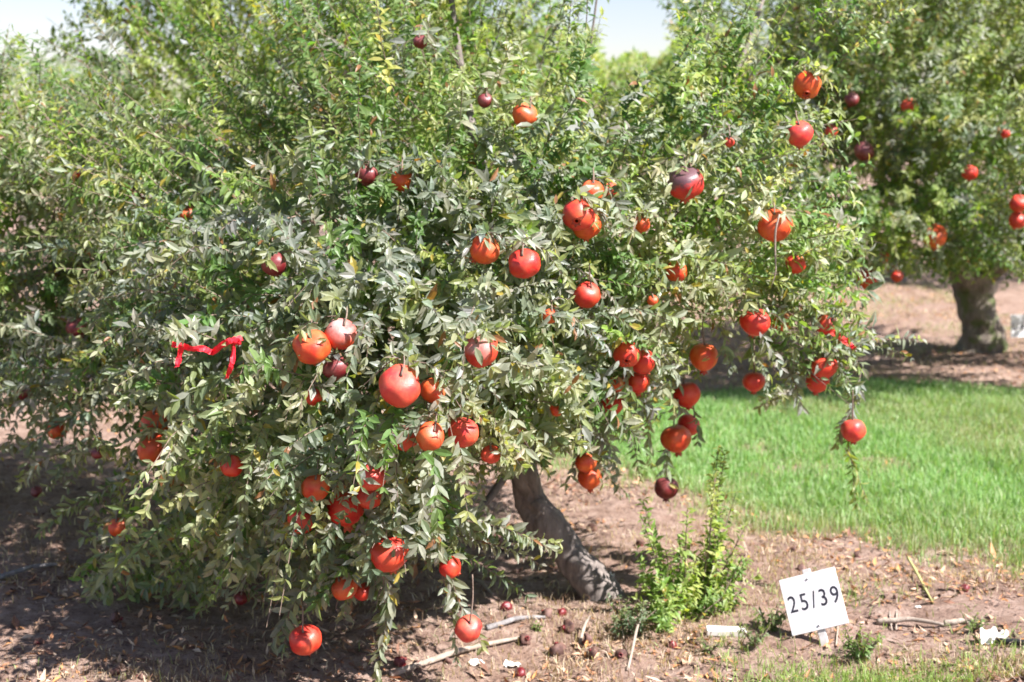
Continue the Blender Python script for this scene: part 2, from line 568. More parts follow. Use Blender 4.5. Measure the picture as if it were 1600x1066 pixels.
BL_C = [(1450, 220, 8.9, 1.1), (1600, 130, 9.2, 1.3), (1380, 310, 8.4, .42), (1460, 350, 8.4, .35), (1600, 320, 8.9, .55), (1130, 180, 9.0, .6),
        (1220, 280, 8.8, .7), (1720, 260, 9.2, 1.0), (1260, 60, 9.6, .9), (1110, 60, 9.5, .42), (1580, -60, 9.8, 1.0), (1300, 360, 8.6, .4), (1750, 60, 9.6, 1.2),
        (1420, 110, 9.0, .7), (1330, 50, 9.3, .55), (1310, 240, 8.6, .45), (1400, 350, 8.4, .4), (1330, 260, 8.8, .6), (1440, 290, 8.5, .5), (1520, 360, 9.4, .4), (1650, 370, 9.4, .4), (1340, 200, 8.8, .7)]
INC_C = [(1045, -400), (1025, 10), (1070, 70), (1060, 130), (1090, 240), (1090, 400), (1250, 440), (1330, 400), (1380, 430), (1440, 415), (1480, 430), (1520, 420), (1560, 415), (1600, 430),
         (1800, 460), (1900, 400), (1900, -400)]

DUSTY = [(.20, .235, .175), (.235, .26, .205), (.16, .20, .13), (.195, .22, .185), (.12, .165, .09), (.245, .265, .195)]
GREEN = [(.10, .175, .045), (.13, .19, .065), (.08, .15, .035), (.16, .20, .08), (.11, .17, .05)]
VIVID = [(.08, .18, .025), (.12, .22, .035), (.06, .14, .02), (.16, .22, .05)]
YGREEN = [(.22, .27, .06), (.17, .24, .05), (.27, .28, .09), (.14, .21, .05)]
TIP = (.28, .30, .09)
DUSTY = [(c_[0] * 1.26, c_[1] * 1.20, c_[2] * 1.20) for c_ in DUSTY]
GREEN = [tuple(v * 1.2 for v in c_) for c_ in GREEN]
VIVID = [tuple(v * 1.25 for v in c_) for c_ in VIVID]
YGREEN = [tuple(v * 1.22 for v in c_) for c_ in YGREEN]

# ------------------------------------------------------------------ fruit survey: px, py, diameter, rind, seen(1)/hidden in leaves(0), tree, stalk m, tilt(x,y) deg, label
FRUIT = [
    (625, 603, 66, 'P', 1, 'A', .06, (8, 5), 'largest pomegranate, smooth orange-red, alone amid grey-green leaves'),
    (487, 542, 56, 'O', 1, 'A', .05, (5, -4), 'round red pomegranate with a dark leaf hanging over its face'),
    (532, 522, 50, 'D', 1, 'A', .05, (10, 20), 'dusty-shouldered pomegranate touching the one with a leaf over its face'),
    (752, 547, 54, 'D', 1, 'A', .06, (-12, -10), 'pomegranate with a broad grey dusty top above the trunk'),
    (676, 610, 40, 'O', .6, 'A', .05, (10, 25), 'orange pomegranate peeping out behind the largest one'),
    (724, 675, 50, 'P', 1, 'A', .07, (6, 14), 'glossy pink-red pomegranate with its short crown pointing down'),
    (672, 682, 47, 'O', 1, 'A', .05, (0, 8), 'orange pomegranate beside the glossy pink-red one'),
    (632, 682, 46, 'R', .6, 'A', .05, (15, -20), 'half hidden pomegranate below the largest one'),
    (493, 762, 45, 'O', .8, 'A', .05, (-5, 10), 'orange pomegranate with a leaf notch, above a cluster of three'),
    (580, 745, 46, 'P', .6, 'A', .04, (20, -15), 'pale pink pomegranate at the top of the low cluster'),
    (578, 776, 40, 'R', .6, 'A', .05, (-10, -15), 'red pomegranate tucked right under the pale pink one'),
    (540, 793, 60, 'R', 1, 'A', .05, (2, -4), 'wide deep red pomegranate in the low cluster, capped by leaves'),
    (472, 812, 46, 'R', .7, 'A', .05, (20, 30), 'red pomegranate crossed by pale leaves, left of the wide deep red one'),
    (608, 866, 58, 'R', 1, 'A', .07, (10, -6), 'red pomegranate with a creased top hanging above the leafy dangling shoot'),
    (538, 917, 42, 'O', 1, 'A', .05, (-20, -20), 'orange-red pomegranate in shade close over the dark ground'),
    (566, 924, 30, 'R', .7, 'A', .05, (5, 20), 'small shaded pomegranate touching the orange-red one low down'),
    (703, 886, 36, 'R', .8, 'A', .04, (25, -30), 'narrow-looking red pomegranate under the lowest leafy boughs'),
    (732, 982, 44, 'P', 1, 'A', .14, (-10, 18), 'pink-red pomegranate on a long bare stalk just above the ground'),
    (477, 1000, 50, 'R', 1, 'A', .07, (4, 0), 'lowest pomegranate, scarlet, hanging over the shaded soil'),
    (240, 700, 52, 'O', .9, 'A', .05, (5, 12), 'red pomegranate with pale leaves across it on the far left boughs'),
    (243, 662, 46, 'O', .8, 'A', .05, (10, 0), 'shaded brown-orange pomegranate directly above the leaf-crossed one'),
    (88, 670, 34, 'O', .5, 'L', .05, (0, 0), 'dull orange pomegranate half sunk in leaves near sunlit bare soil'),
    (292, 335, 30, 'O', .8, 'L', .05, (20, 10), 'orange-red pomegranate in a dark hollow of the upper left foliage'),
    (297, 358, 24, 'O', .7, 'L', .05, (-20, 0), 'small orange pomegranate under the one in the upper left hollow'),
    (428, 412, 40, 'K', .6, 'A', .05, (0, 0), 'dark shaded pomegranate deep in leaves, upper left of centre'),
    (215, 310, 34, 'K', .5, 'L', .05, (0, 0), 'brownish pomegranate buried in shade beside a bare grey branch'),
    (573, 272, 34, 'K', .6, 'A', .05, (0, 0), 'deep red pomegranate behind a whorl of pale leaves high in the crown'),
    (628, 281, 36, 'O', .5, 'A', .05, (0, 0), 'faint orange pomegranate high in the crown beside the deep red one'),
    (757, 390, 46, 'O', .9, 'A', .05, (5, 30), 'orange pomegranate striped by leaf shadows near the crown centre'),
    (819, 412, 48, 'R', 1, 'A', .05, (5, 5), 'dark orange-red pomegranate with jagged leaf tips over its top'),
    (904, 336, 50, 'P', 1, 'A', .05, (-70, 20), 'pink-red pomegranate in front of an orange one, crown facing out'),
    (916, 352, 44, 'O', .9, 'A', .06, (0, -8), 'orange pomegranate showing below and behind the pink-red one'),
    (925, 300, 38, 'O', .6, 'A', .05, (0, 0), 'shaded pomegranate peeping over the pink-red and orange pair'),
    (1071, 286, 54, 'B', 1, 'A', .05, (10, -8), 'pomegranate with a large purple-brown sunburnt patch on its top'),
    (917, 461, 42, 'R', 1, 'A', .07, (-8, 20), 'scarlet pomegranate with crisp glints below a fan of pale leaves'),
    (1057, 424, 34, 'O', .8, 'A', .05, (10, -10), 'orange-red pomegranate among dark leaves beneath the sunburnt one'),
    (1003, 350, 26, 'O', .5, 'A', .05, (0, 0), 'faint orange pomegranate deep between the sunburnt and pink-red ones'),
    (1211, 352, 52, 'O', 1, 'A', .05, (5, -5), 'pomegranate with a pale dry strand hanging down over it'),
    (1261, 133, 42, 'O', 1, 'A', .05, (-50, 10), 'uppermost large pomegranate, orange with a leaf on its face'),
    (1249, 209, 40, 'P', 1, 'A', .06, (5, -10), 'pomegranate with a whitish glare, next below the uppermost large one'),
    (820, 180, 38, 'O', 1, 'A', .05, (0, 20), 'orange pomegranate crossed by twigs, high in the crown centre'),
    (657, 65, 22, 'K', 1, 'A', .05, (-20, -20), 'tiny maroon pomegranate near the top of the tallest shoots'),
    (758, 157, 23, 'K', 1, 'A', .05, (0, 10), 'tiny purple pomegranate beside the twig-crossed orange one'),
    (1180, 503, 45, 'R', 1, 'A', .06, (0, 0), 'red pomegranate at the lower edge of the crown in front of shaded soil'),
    (1222, 500, 36, 'O', .5, 'A', .05, (10, 10), 'orange pomegranate crossed by a grey twig at the lower crown edge'),
    (1290, 507, 32, 'R', 1, 'A', .05, (20, 40), 'bright pomegranate sitting just above the red strip of tape'),
    (1288, 573, 38, 'R', 1, 'A', .05, (5, -10), 'upper of two touching scarlet pomegranates under the right-hand tip'),
    (1277, 596, 36, 'R', 1, 'A', .05, (0, 6), 'lower of two touching scarlet pomegranates under the right-hand tip'),
    (1178, 596, 34, 'R', 1, 'A', .12, (0, 0), 'crimson pomegranate hanging on a thin stalk before the shaded grass'),
    (1100, 557, 45, 'O', 1, 'A', .08, (5, 0), 'orange-red pomegranate with a small yellow leaf stuck on its front'),
    (980, 554, 42, 'R', 1, 'A', .05, (-70, 15), 'pomegranate of the hanging cluster whose open crown faces outward'),
    (1004, 565, 40, 'R', 1, 'A', .05, (0, -15), 'dark red pomegranate touching the one with the open crown'),
    (997, 597, 36, 'R', 1, 'A', .05, (0, 0), 'crimson pomegranate at the bottom of the hanging cluster'),
    (968, 597, 30, 'O', .9, 'A', .05, (0, 10), 'shaded orange pomegranate at the bottom of the hanging cluster'),
    (957, 631, 36, 'R', 1, 'A', .15, (3, 0), 'round red pomegranate on its own stalk just below the hanging cluster'),
    (1072, 616, 43, 'R', 1, 'A', .10, (0, -10), 'red pomegranate with a dark pointed crown against the green grass'),
    (1056, 685, 46, 'O', 1, 'A', .10, (5, -8), 'orange-red pomegranate with silvery streaks against the green grass'),
    (1076, 664, 36, 'P', 1, 'A', .08, (10, 25), 'pinkish pomegranate tucked behind the silvery-streaked one'),
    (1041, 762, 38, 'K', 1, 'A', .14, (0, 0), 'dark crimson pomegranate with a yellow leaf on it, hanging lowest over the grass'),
    (915, 722, 33, 'O', 1, 'A', .08, (0, 0), 'upper orange pomegranate of the shaded pair beside the trunk'),
    (921, 746, 38, 'O', 1, 'A', .05, (0, -3), 'lower pomegranate of the shaded pair beside the trunk, dark crown below'),
    (1333, 672, 38, 'P', 1, 'A', .10, (0, -3), 'solitary pomegranate dangling before open grass on a drooping shoot'),
    (1355, 437, 32, 'R', 1, 'C', .08, (0, 10), 'red pomegranate under the rear tree, against sunlit soil'),
    (1402, 432, 18, 'R', 1, 'C', .06, (0, 0), 'small red pomegranate hanging at the lower fringe of the rear tree'),
    (1460, 369, 38, 'O', .8, 'C', .05, (0, 0), 'orange pomegranate among pale leaves above the rear trunk'),
    (1381, 402, 18, 'O', .8, 'C', .05, (0, 0), 'small orange pomegranate above the red ones under the rear tree'),
    (1592, 318, 28, 'R', 1, 'C', .05, (0, 0), 'upper crimson pomegranate of the pair at the photo edge'),
    (1590, 344, 27, 'R', 1, 'C', .05, (0, 0), 'lower crimson pomegranate of the pair at the photo edge'),
    (1515, 270, 24, 'R', .7, 'C', .05, (0, 0), 'red pomegranate half hidden in the middle of the rear tree'),
    (1350, 236, 30, 'K', .7, 'C', .05, (0, 0), 'dark red pomegranate in a shaded hollow of the rear tree'),
    (1331, 155, 22, 'K', .7, 'C', .05, (0, 0), 'maroon pomegranate right of the uppermost large orange one'),
    (1299, 205, 20, 'R', .7, 'C', .05, (0, 0), 'small crimson pomegranate right of the whitish-glare one'),
    (1283, 228, 15, 'K', .7, 'C', .05, (0, 0), 'tiny dark pomegranate below the small crimson one'),
    (1421, 165, 24, 'R', .7, 'C', .05, (0, 0), 'red pomegranate with a yellow leaf in the dark top of the rear tree'),
    (1571, 209, 14, 'R', .9, 'C', .05, (0, 0), 'tiny pink pomegranate high at the outer side of the rear tree'),
    (1294, 319, 26, 'P', .8, 'C', .05, (0, 0), 'pale pink pomegranate in bright leaves where two crowns meet'),
    (1298, 342, 28, 'R', .6, 'C', .05, (0, 0), 'red pomegranate shaded below the pale pink one'),
    (1243, 413, 30, 'R', .6, 'A', .05, (0, 0), 'leaf-broken red pomegranate below the one with the dry strand'),
    (1140, 222, 16, 'P', .8, 'A', .05, (0, 0), 'tiny pale pink pomegranate above and right of the sunburnt one'),
    (120, 512, 34, 'K', .6, 'L', .05, (0, 0), 'dark red pomegranate with orange glints on the left neighbour tree'),
    (37, 612, 26, 'K', .6, 'L', .05, (0, 0), 'dark pomegranate near the left photo edge above sunlit soil'),
    (152, 708, 19, 'K', .9, 'A', .05, (0, 0), 'small maroon pomegranate before the sunlit soil on the left'),
    (57, 768, 18, 'K', 1, 'L', .10, (0, 0), 'tiny brown pomegranate dangling over sunlit soil at far left'),
    (524, 574, 40, 'K', .6, 'A', .05, (0, 0), 'dark red pomegranate in shade right under the dusty-shouldered one'),
    (490, 620, 28, 'R', .5, 'A', .05, (0, 0), 'red pomegranate almost buried left of the largest one'),
    (362, 728, 36, 'R', .4, 'A', .05, (0, 0), 'crimson pomegranate showing in flecks between leaves at lower left'),
    (185, 824, 32, 'O', .5, 'A', .05, (0, 0), 'dull orange pomegranate low on the shaded left skirt of the tree'),
    (767, 710, 30, 'R', .5, 'A', .05, (0, 0), 'red pomegranate almost hidden just above the trunk fork'),
    (870, 640, 22, 'O', .8, 'A', .05, (0, 0), 'small orange pomegranate left of the hanging cluster'),
    (950, 298, 30, 'R', .6, 'A', .05, (0, 0), 'shaded red pomegranate right of the pair near the crown centre'),
    (860, 494, 24, 'O', .6, 'A', .05, (0, 0), 'orange fleck of a pomegranate left of the scarlet glinting one'),
    (1020, 470, 18, 'O', .7, 'A', .05, (0, 0), 'small orange pomegranate amid blue-green shaded leaves'),
    (376, 935, 22, 'K', .8, 'A', .05, (0, 0), 'small brown pomegranate under the lower left boughs'),
    (122, 272, 12, 'R', 1, 'L', .03, (0, 0), 'tiny bright red fruitlet high on the left neighbour tree'),
]
BLS = {'A': BL_A, 'L': BL_L, 'C': BL_C}
DEF = {'A': 4.8, 'L': 5.8, 'C': 8.4}
fr = []
for i, f in enumerate(FRUIT):
    px, py, dia, rind, seen, tree, stalk, tilt, lab = f
    d = front_depth(BLS[tree], px, py, DEF[tree])
    d += {True: .035, False: .09}[seen >= 1] + (.05 if seen < .7 else 0)
    if stalk <= .065: d -= .10
    if tree == 'C' and seen < 1: d += .16
    if tree == 'A': d = min(d, 5.3)
    d = {(477, 1000): 3.95, (732, 982): 3.93, (538, 917): 4.02, (566, 924): 4.10, (703, 886): 4.0, (608, 866): 3.93, (915, 722): 4.6, (921, 746): 4.58, (540, 793): 3.95, (240, 700): 4.45, (243, 662): 4.5}.get((px, py), d)
    R = dia * d / FPX / 2 * (1.03)
    fr.append([px, py, dia, rind, seen, d, R, stalk, tilt, lab])
# behind-neighbours: keep touching fruit from overlapping
PAIR = {4: 0, 10: 9, 11: None, 31: 30, 32: 30, 51: 50, 57: 56, 20: 19, 23: 22}
for a_, b_ in PAIR.items():
    if b_ is not None: fr[a_][5] = fr[b_][5] + (fr[a_][6] + fr[b_][6]) * .9
for j in range(len(fr)):
    for _ in range(6):
        moved = False
        pj = P(fr[j][0], fr[j][1], fr[j][5])
        for i in range(j):
            pi = P(fr[i][0], fr[i][1], fr[i][5])
            if np.linalg.norm(pi - pj) < (fr[i][6] + fr[j][6]) * .97:
                fr[j][5] += .03; moved = True
        if not moved: break
for f in fr: f[6] = f[2] * f[5] / FPX / 2 * 1.03


def cull(L):
    """leaves growing right in front of the fruit give way to them"""
    cpos = L['pos'] + nrm(L['dir']) * L['len'][:, None] * .5
    px, py = proj(cpos)
    keep = np.ones(len(px), bool)
    u = rng.random(len(px))
    for f in fr:
        rr = f[2] / 2 * (1.04 if f[4] >= 1 else .85)
        near = (px - f[0]) ** 2 + (py - f[1]) ** 2 < rr * rr
        pr = .90 if f[4] >= 1 else .35 + f[4] * .55
        if f[5] > 7.5 and f[0] < 1500: pr *= .5
        keep &= ~(near & (cpos[:, 1] < f[5]) & (u < pr))
        # nothing grows through the fruit
        c_ = P(f[0], f[1], f[5])
        keep &= ~(np.linalg.norm(cpos - c_, axis=1) < f[6] * 1.05)
    return sel(L, keep)


def jag(L, poly, sd=14):
    cpos = L['pos']
    px, py = proj(cpos)
    N = L['shoot'].max() + 1
    jx, jy = rng.normal(0, sd, N)[L['shoot']], rng.normal(0, sd, N)[L['shoot']]
    ok = inpoly(px + jx, py + jy, poly)
    return ok


def grow(blobs, nshoot, length, spacing, per, leaf_len, palette, poly, droop=(.1, .6), updir=.35, simple=False, wr=.38, tip=TIP, sd=14, thin=None, clump=3.6):
    p, v, bi, cc, rr_ = blob_points(blobs, int(nshoot * 1.55))
    q3 = vnoise(p[:, 0] * clump + p[:, 2] * clump * .7, p[:, 1] * clump - p[:, 2] * clump * .8 + 17) * .7 + vnoise(p[:, 0] * clump * .8 + 60, p[:, 2] * clump * 1.1 + p[:, 1] * 2) * .5
    keep = q3 > np.quantile(q3, .30) + rng.normal(0, .03, len(p))
    p, v = p[keep][:nshoot], v[keep][:nshoot]
    nshoot = len(p)
    centre = cc.mean(0)
    outd = nrm(p - centre) * .8 + v * .8 + rng.normal(0, .35, p.shape)
    outd[:, 2] += updir
    ln = rng.uniform(*length, nshoot)
    dr = rng.uniform(*droop, nshoot)
    L, tw = shoots(p, outd, ln, dr, spacing, per, leaf_len, palette, wr, tip)
    ok = jag(L, poly, sd)
    if thin is not None:
        px, py = proj(L['pos'])
        u = rng.random(nshoot)[L['shoot']]
        for pl, pr in thin:
            ok &= ~(inpoly(px, py, pl) & (u < pr))
    L = sel(L, ok)
    cnt = np.bincount(L['shoot'], minlength=nshoot)
    full = nshoot and len(L['shoot']) and cnt.max()
    tw = tw[cnt > full * .75]
    return L, tw


# ------------------------------------------------------------------ trees
def make_tree(base, label, trunk_pts, trunk_r, limbs, barkm, group, rough=.18, seg=14):
    base = np.asarray(base, float)
    t = thing('pomegranate_tree', base, label, 'tree', group)
    tube('trunk', np.array(trunk_pts) - base, trunk_r, t, barkm, seg, rough, 6)
    for pts, r in limbs:
        tube('branch', np.array(pts) - base, r, t, barkm, 8, .12, 4)
    return t


def shift(L, base):
    L = dict(L); L['pos'] = L['pos'] - base; return L


# --- main tree
LA_list = []; TW_list = []
thinA = [([(0, 630), (230, 630), (260, 790), (0, 800)], .62), ([(925, 60), (1060, 60), (1080, 300), (930, 300)], .62), ([(220, 640), (260, 640), (260, 760), (220, 760)], .3),
         ([(150, 840), (420, 840), (420, 1000), (150, 1000)], .3)]
# lower and middle crown, long leaves on arching drooping shoots
low = [b_ for b_ in BL_A if b_[1] > 355]
high = [b_ for b_ in BL_A if b_[1] <= 470]
L, tw = grow(low, 1900, (.16, .34), .020, 3, .051, DUSTY + [GREEN[0]], INC_A, (.15, .9), .15, thin=thinA)
LA_list.append(L); TW_list.append(tw)
L, tw = grow(high, 1550, (.2, .42), .024, 3, .046, DUSTY[:3] + GREEN + GREEN + YGREEN, INC_A, (-.1, .35), .75, thin=thinA)
LA_list.append(L); TW_list.append(tw)


def sprays(lst, leaf_len, palette, spacing=.018, per=3, tip=TIP, wr=.38):
    outL, outT = [], []
    for px0, py0, px1, py1, d0, d1, bow in lst:
        a = P(px0, py0, d0); b_ = P(px1, py1, d1)
        v = b_ - a; ln = np.linalg.norm(v)
        dv = v.copy(); dv[2] += bow * ln
        l2 = np.linalg.norm(dv)
        L, tw = shoots(a[None], dv[None] / l2, np.array([l2]), np.array([bow * ln / l2]), spacing, per, leaf_len, palette, wr, tip, .2)
        L['shoot'] = L['shoot'] * 0
        outL.append(L); outT.append(tw)
    return outL, outT


SPR = [  # hanging and reaching shoots one can follow: from, to, depths, bow
    (595, 890, 600, 1062, 3.95, 3.93, .0), (585, 860, 597, 985, 3.98, 3.96, .05), (560, 880, 470, 985, 4.1, 4.0, .3), (500, 900, 425, 1000, 4.1, 4.0, .3),
    (470, 880, 440, 1020, 4.12, 4.1, .2), (400, 880, 350, 960, 4.2, 4.1, .3), (700, 880, 745, 1010, 4.0, 3.98, .1), (690, 900, 720, 1040, 4.0, 4.0, .1),
    (700, 810, 870, 860, 4.1, 4.0, .25), (690, 830, 850, 890, 4.1, 4.02, .3), (660, 850, 830, 930, 4.1, 4.05, .2), (740, 830, 875, 850, 4.1, 4.05, .15),
    (1290, 540, 1335, 620, 4.9, 4.88, .1), (1330, 560, 1350, 470, 4.9, 4.9, -.1), (1345, 580, 1310, 700, 4.9, 4.85, .02),
    (1250, 600, 1190, 640, 5.0, 4.9, .2), (1300, 540, 1440, 530, 5.0, 4.9, .2), (1330, 530, 1420, 560, 5.0, 4.95, .2),
    (960, 640, 930, 720, 4.7, 4.65, .2), (980, 640, 1000, 750, 4.7, 4.7, .15), (940, 650, 965, 745, 4.72, 4.7, .1), (1000, 600, 1020, 720, 4.75, 4.7, .1), (890, 640, 900, 720, 4.7, 4.7, .1),
    (200, 850, 130, 950, 4.75, 4.7, .3), (240, 880, 190, 985, 4.75, 4.7, .2), (300, 880, 270, 990, 4.7, 4.65, .2), (150, 780, 60, 830, 4.9, 4.9, .3), (330, 900, 300, 970, 4.6, 4.6, .2),
    (150, 640, 40, 700, 5.0, 4.9, .3), (120, 700, 20, 760, 5.0, 5.0, .3), (230, 740, 120, 790, 4.9, 4.9, .2),
    (1065, 500, 1045, 640, 4.8, 4.76, .02), (1085, 520, 1088, 590, 4.86, 4.84, .02), (1075, 560, 1052, 672, 4.8, 4.78, .03), (1085, 640, 1092, 690, 4.82, 4.8, .0), (1045, 690, 1040, 748, 4.8, 4.78, .03), (950, 560, 945, 640, 4.75, 4.72, .0), (1170, 520, 1182, 590, 4.93, 4.92, 0), (1190, 560, 1200, 620, 4.95, 4.93, 0), (905, 660, 925, 730, 4.6, 4.56, .1),
    (900, 250, 935, 20, 5.3, 5.35, 0), (885, 240, 905, -30, 5.4, 5.4, 0), (960, 280, 975, 120, 5.3, 5.35, 0), (1020, 300, 1010, 130, 5.2, 5.2, 0), (740, 240, 700, 20, 5.3, 5.35, 0), (620, 300, 570, 100, 5.2, 5.4, 0),
    (450, 350, 380, 160, 5.2, 5.5, 0), (1090, 300, 1150, 110, 5.1, 5.2, 0), (1160, 260, 1220, 60, 5.2, 5.3, 0), (820, 300, 800, 90, 5.1, 5.3, 0),
]
a_, b_ = sprays(SPR[:39], .050, DUSTY, .017)
LA_list += a_; TW_list += b_
a_, b_ = sprays(SPR[39:], .042, GREEN + DUSTY, .026)
LA_list += a_; TW_list += b_
a_, b_ = sprays([(1318, 660, 1340, 790, 4.87, 4.85, .03), (1320, 700, 1355, 780, 4.86, 4.84, .1)], .045, YGREEN, .018)
LA_list += a_; TW_list += b_
a_, b_ = sprays([(x0 + 60, y0 - 60, x0, y0 + rng.uniform(20, 60), 5.15, 5.1, .3) for x0, y0 in
                 [(10, 600), (45, 640), (0, 660), (80, 670), (120, 640), (30, 700), (100, 730), (150, 700), (5, 540), (180, 740), (60, 760), (140, 790)]], .048, DUSTY, .018)
LA_list += a_; TW_list += b_
LA_list = [cull(cat(*LA_list))]
for f in fr:
    if f[7] > .065 or f[5] > 5.6: continue
    p = P(f[0], f[1], f[5]); R_ = f[6]
    k = 5
    o_ = p + np.array([0, R_ * .25, R_ * 1.15]) + rng.normal(0, .012, (k, 3))
    a_ = rng.random(k) * 6.28
    dv = np.stack([np.cos(a_), np.sin(a_) * .8, rng.uniform(-.3, .5, k)], 1)
    L, tw = shoots(o_, dv, rng.uniform(.06, .13, k), rng.uniform(.3, .9, k), .018, 3, .048, DUSTY, .38, TIP)
    tip = L['pos'] + nrm(L['dir']) * L['len'][:, None]; mid = (tip + L['pos']) / 2
    ok = (np.linalg.norm(L['pos'] - p, axis=1) > R_ * 1.03) & (np.linalg.norm(tip - p, axis=1) > R_ * 1.05) & (np.linalg.norm(mid - p, axis=1) > R_ * 1.05)
    qx, qy = proj(mid)
    ok &= ~(((qx - f[0]) ** 2 + (qy - f[1] - f[2] * .08) ** 2 < (f[2] * .46) ** 2) & (mid[:, 1] < p[1]) & (rng.random(len(ok)) < .85))
    LA_list.append(sel(L, ok)); TW_list.append(tw)
LA = cat(*LA_list)
TWA = np.concatenate(TW_list)
tq = np.concatenate([TWA, (TWA[:, 1:] + TWA[:, :-1]) / 2], 1)
tx_, ty_ = proj(tq)
tk = np.ones(len(TWA), bool)
for f in fr:
    if f[4] >= .8:
        tk &= ~(((tx_ - f[0]) ** 2 + (ty_ - f[1]) ** 2 < (f[2] * .5) ** 2) & (tq[..., 1] < f[5])).any(1)
TWA = TWA[tk]
LA['shoot'][:] = 0

baseA = G(936, 930)
fork = P(792, 640, 4.98)
trA = [baseA + [0.03, 0, -.10], baseA + [.0, 0, .0], P(910, 893, 4.93), P(884, 860, 4.96), P(854, 820, 4.93), P(830, 780, 4.97), P(817, 735, 4.95), P(812, 690, 4.98), fork]
limbsA = [
    ([P(815, 700, 4.98), P(700, 600, 4.9), P(560, 540, 4.75), P(400, 500, 4.7), P(250, 560, 4.8)], [.045, .036, .028, .018, .007]),
    ([P(800, 660, 4.98), P(720, 480, 5.1), P(620, 330, 5.3), P(520, 200, 5.5), P(430, 90, 5.7)], [.045, .036, .028, .018, .006]),
    ([fork, P(790, 480, 5.05), P(760, 300, 5.2), P(720, 120, 5.4), P(690, -120, 5.5)], [.042, .034, .026, .017, .005]),
    ([fork, P(840, 480, 5.1), P(890, 270, 5.35), P(915, 130, 5.4), P(940, -60, 5.45)], [.036, .026, .011, .006, .003]),
    ([P(800, 650, 4.98), P(900, 480, 5.0), P(1020, 320, 5.1), P(1130, 170, 5.3), P(1200, -20, 5.5)], [.036, .03, .022, .014, .005]),
    ([P(830, 560, 4.98), P(950, 470, 4.9), P(1080, 440, 4.9), P(1190, 440, 4.92), P(1290, 500, 4.9)], [.028, .024, .018, .012, .005]),
    ([P(815, 700, 4.98), P(730, 700, 4.75), P(620, 740, 4.5), P(520, 800, 4.3), P(440, 880, 4.2)], [.03, .024, .017, .011, .004]),
    ([P(560, 540, 4.75), P(430, 640, 4.65), P(320, 740, 4.65), P(240, 850, 4.7)], [.02, .015, .01, .004]),
    ([P(815, 700, 4.98), P(760, 790, 4.7), P(700, 830, 4.4), P(720, 870, 4.15)], [.018, .013, .009, .003]),
]
TA = make_tree(baseA, 'dusty pomegranate tree with a leaning bare trunk, full of red fruit, beside the numbered sign', trA,
               [.10, .078, .070, .064, .060, .056, .052, .050, .048], limbsA, M_BARK, 'pomegranate trees in orchard rows', .20, 26)

# the leaves that show largest become leaves of their own
px, py = proj(LA['pos'])
cen = LA['pos']
sc = LA['len'] / cen[:, 1]
fd = np.full((1600 // 24 + 1, 1066 // 24 + 1), 99.)
inf = (px > 10) & (px < 1590) & (py > 10) & (py < 1056)
gxi = (np.clip(px, 0, 1599) // 24).astype(int); gyi = (np.clip(py, 0, 1065) // 24).astype(int)
np.minimum.at(fd, (gxi[inf], gyi[inf]), cen[inf, 1])
cand = np.where(inf & (cen[:, 1] < fd[gxi, gyi] + .012))[0]
cand = cand[np.argsort(-sc[cand])][:300]
isel = np.zeros(len(px), bool); isel[cand] = True
big = sel(LA, isel)
lay = (cen[:, 1] < fd[gxi, gyi] + .10) & inf
link('foliage', leaves_mesh('foliage', shift(sel(LA, ~isel & lay), baseA)), TA, M_LEAF, 'stuff')
link('foliage', leaves_mesh('foliage', shift(sel(LA, ~isel & ~lay), baseA), True), TA, M_LEAF, 'stuff')
link('twigs', twig_mesh('twigs', TWA - baseA), TA, M_TWIG, 'stuff')
LMESH = []
for k in range(10):
    cc_ = np.array(DUSTY[k % len(DUSTY)]) * (1.15 - .05 * k)
    l1 = dict(pos=np.zeros((1, 3)), dir=np.array([[0, 1., 0]]), nor=np.array([[0, 0, 1.]]), len=np.ones(1), wid=np.ones(1), curl=np.array([.04 * k]), col=cc_[None], shoot=np.zeros(1, int))
    mm = leaves_mesh('leaf', l1); mm.materials.append(M_LEAF); LMESH.append(mm)
t_, s_, n_ = leaf_frame(big)
for i in range(len(big['pos'])):
    o = bpy.data.objects.new('leaf', LMESH[i % 10])
    COL.objects.link(o); o.parent = TA
    M = Matrix.Identity(4)
    for r in range(3):
        M[r][0] = s_[i][r] * big['wid'][i]; M[r][1] = t_[i][r] * big['len'][i]; M[r][2] = n_[i][r] * big['wid'][i]
        M[r][3] = big['pos'][i][r] - baseA[r]
    o.matrix_local = M


def foliage_tree(L, tw, tree, base, simple=True, r0=.003):
    L['shoot'][:] = 0
    link('foliage', leaves_mesh('foliage', shift(L, base), simple), tree, M_LEAF, 'stuff')
    if tw is not None and len(tw): link('twigs', twig_mesh('twigs', tw - base, r0), tree, M_TWIG, 'stuff')


# --- left neighbour
baseL = np.array([-2.75, 6.5, float(gh(-2.75, 6.5))])
L, tw = grow(BL_L, 2100, (.2, .42), .026, 3, .045, DUSTY + GREEN + YGREEN[:2], INC_L, (-.05, .35), .5, sd=12)
L = cull(L)
TL = make_tree(baseL, 'dusty pomegranate tree at the far left, its trunk out of the photo', [baseL - [0, 0, .1], baseL, baseL + [.05, 0, .35], baseL + [.1, -.05, .75]], [.14, .11, .10, .09],
               [([baseL + [.1, -.05, .7], P(-60, 480, 6.1), P(80, 420, 5.9), P(250, 400, 5.7)], [.06, .04, .028, .01]),
                ([baseL + [.1, -.05, .7], P(-100, 320, 6.2), P(60, 250, 6.2), P(170, 210, 6.3)], [.06, .04, .028, .01]),
                ([baseL + [.1, -.05, .7], P(-240, 250, 6.4), P(-260, 50, 6.6), P(-230, -120, 6.7)], [.06, .045, .03, .01]),
                ([P(-80, 560, 6.1), P(20, 590, 5.8), P(100, 600, 5.6)], [.03, .02, .007])], M_BARK, 'pomegranate trees in orchard rows')
foliage_tree(L, tw, TL, baseL)

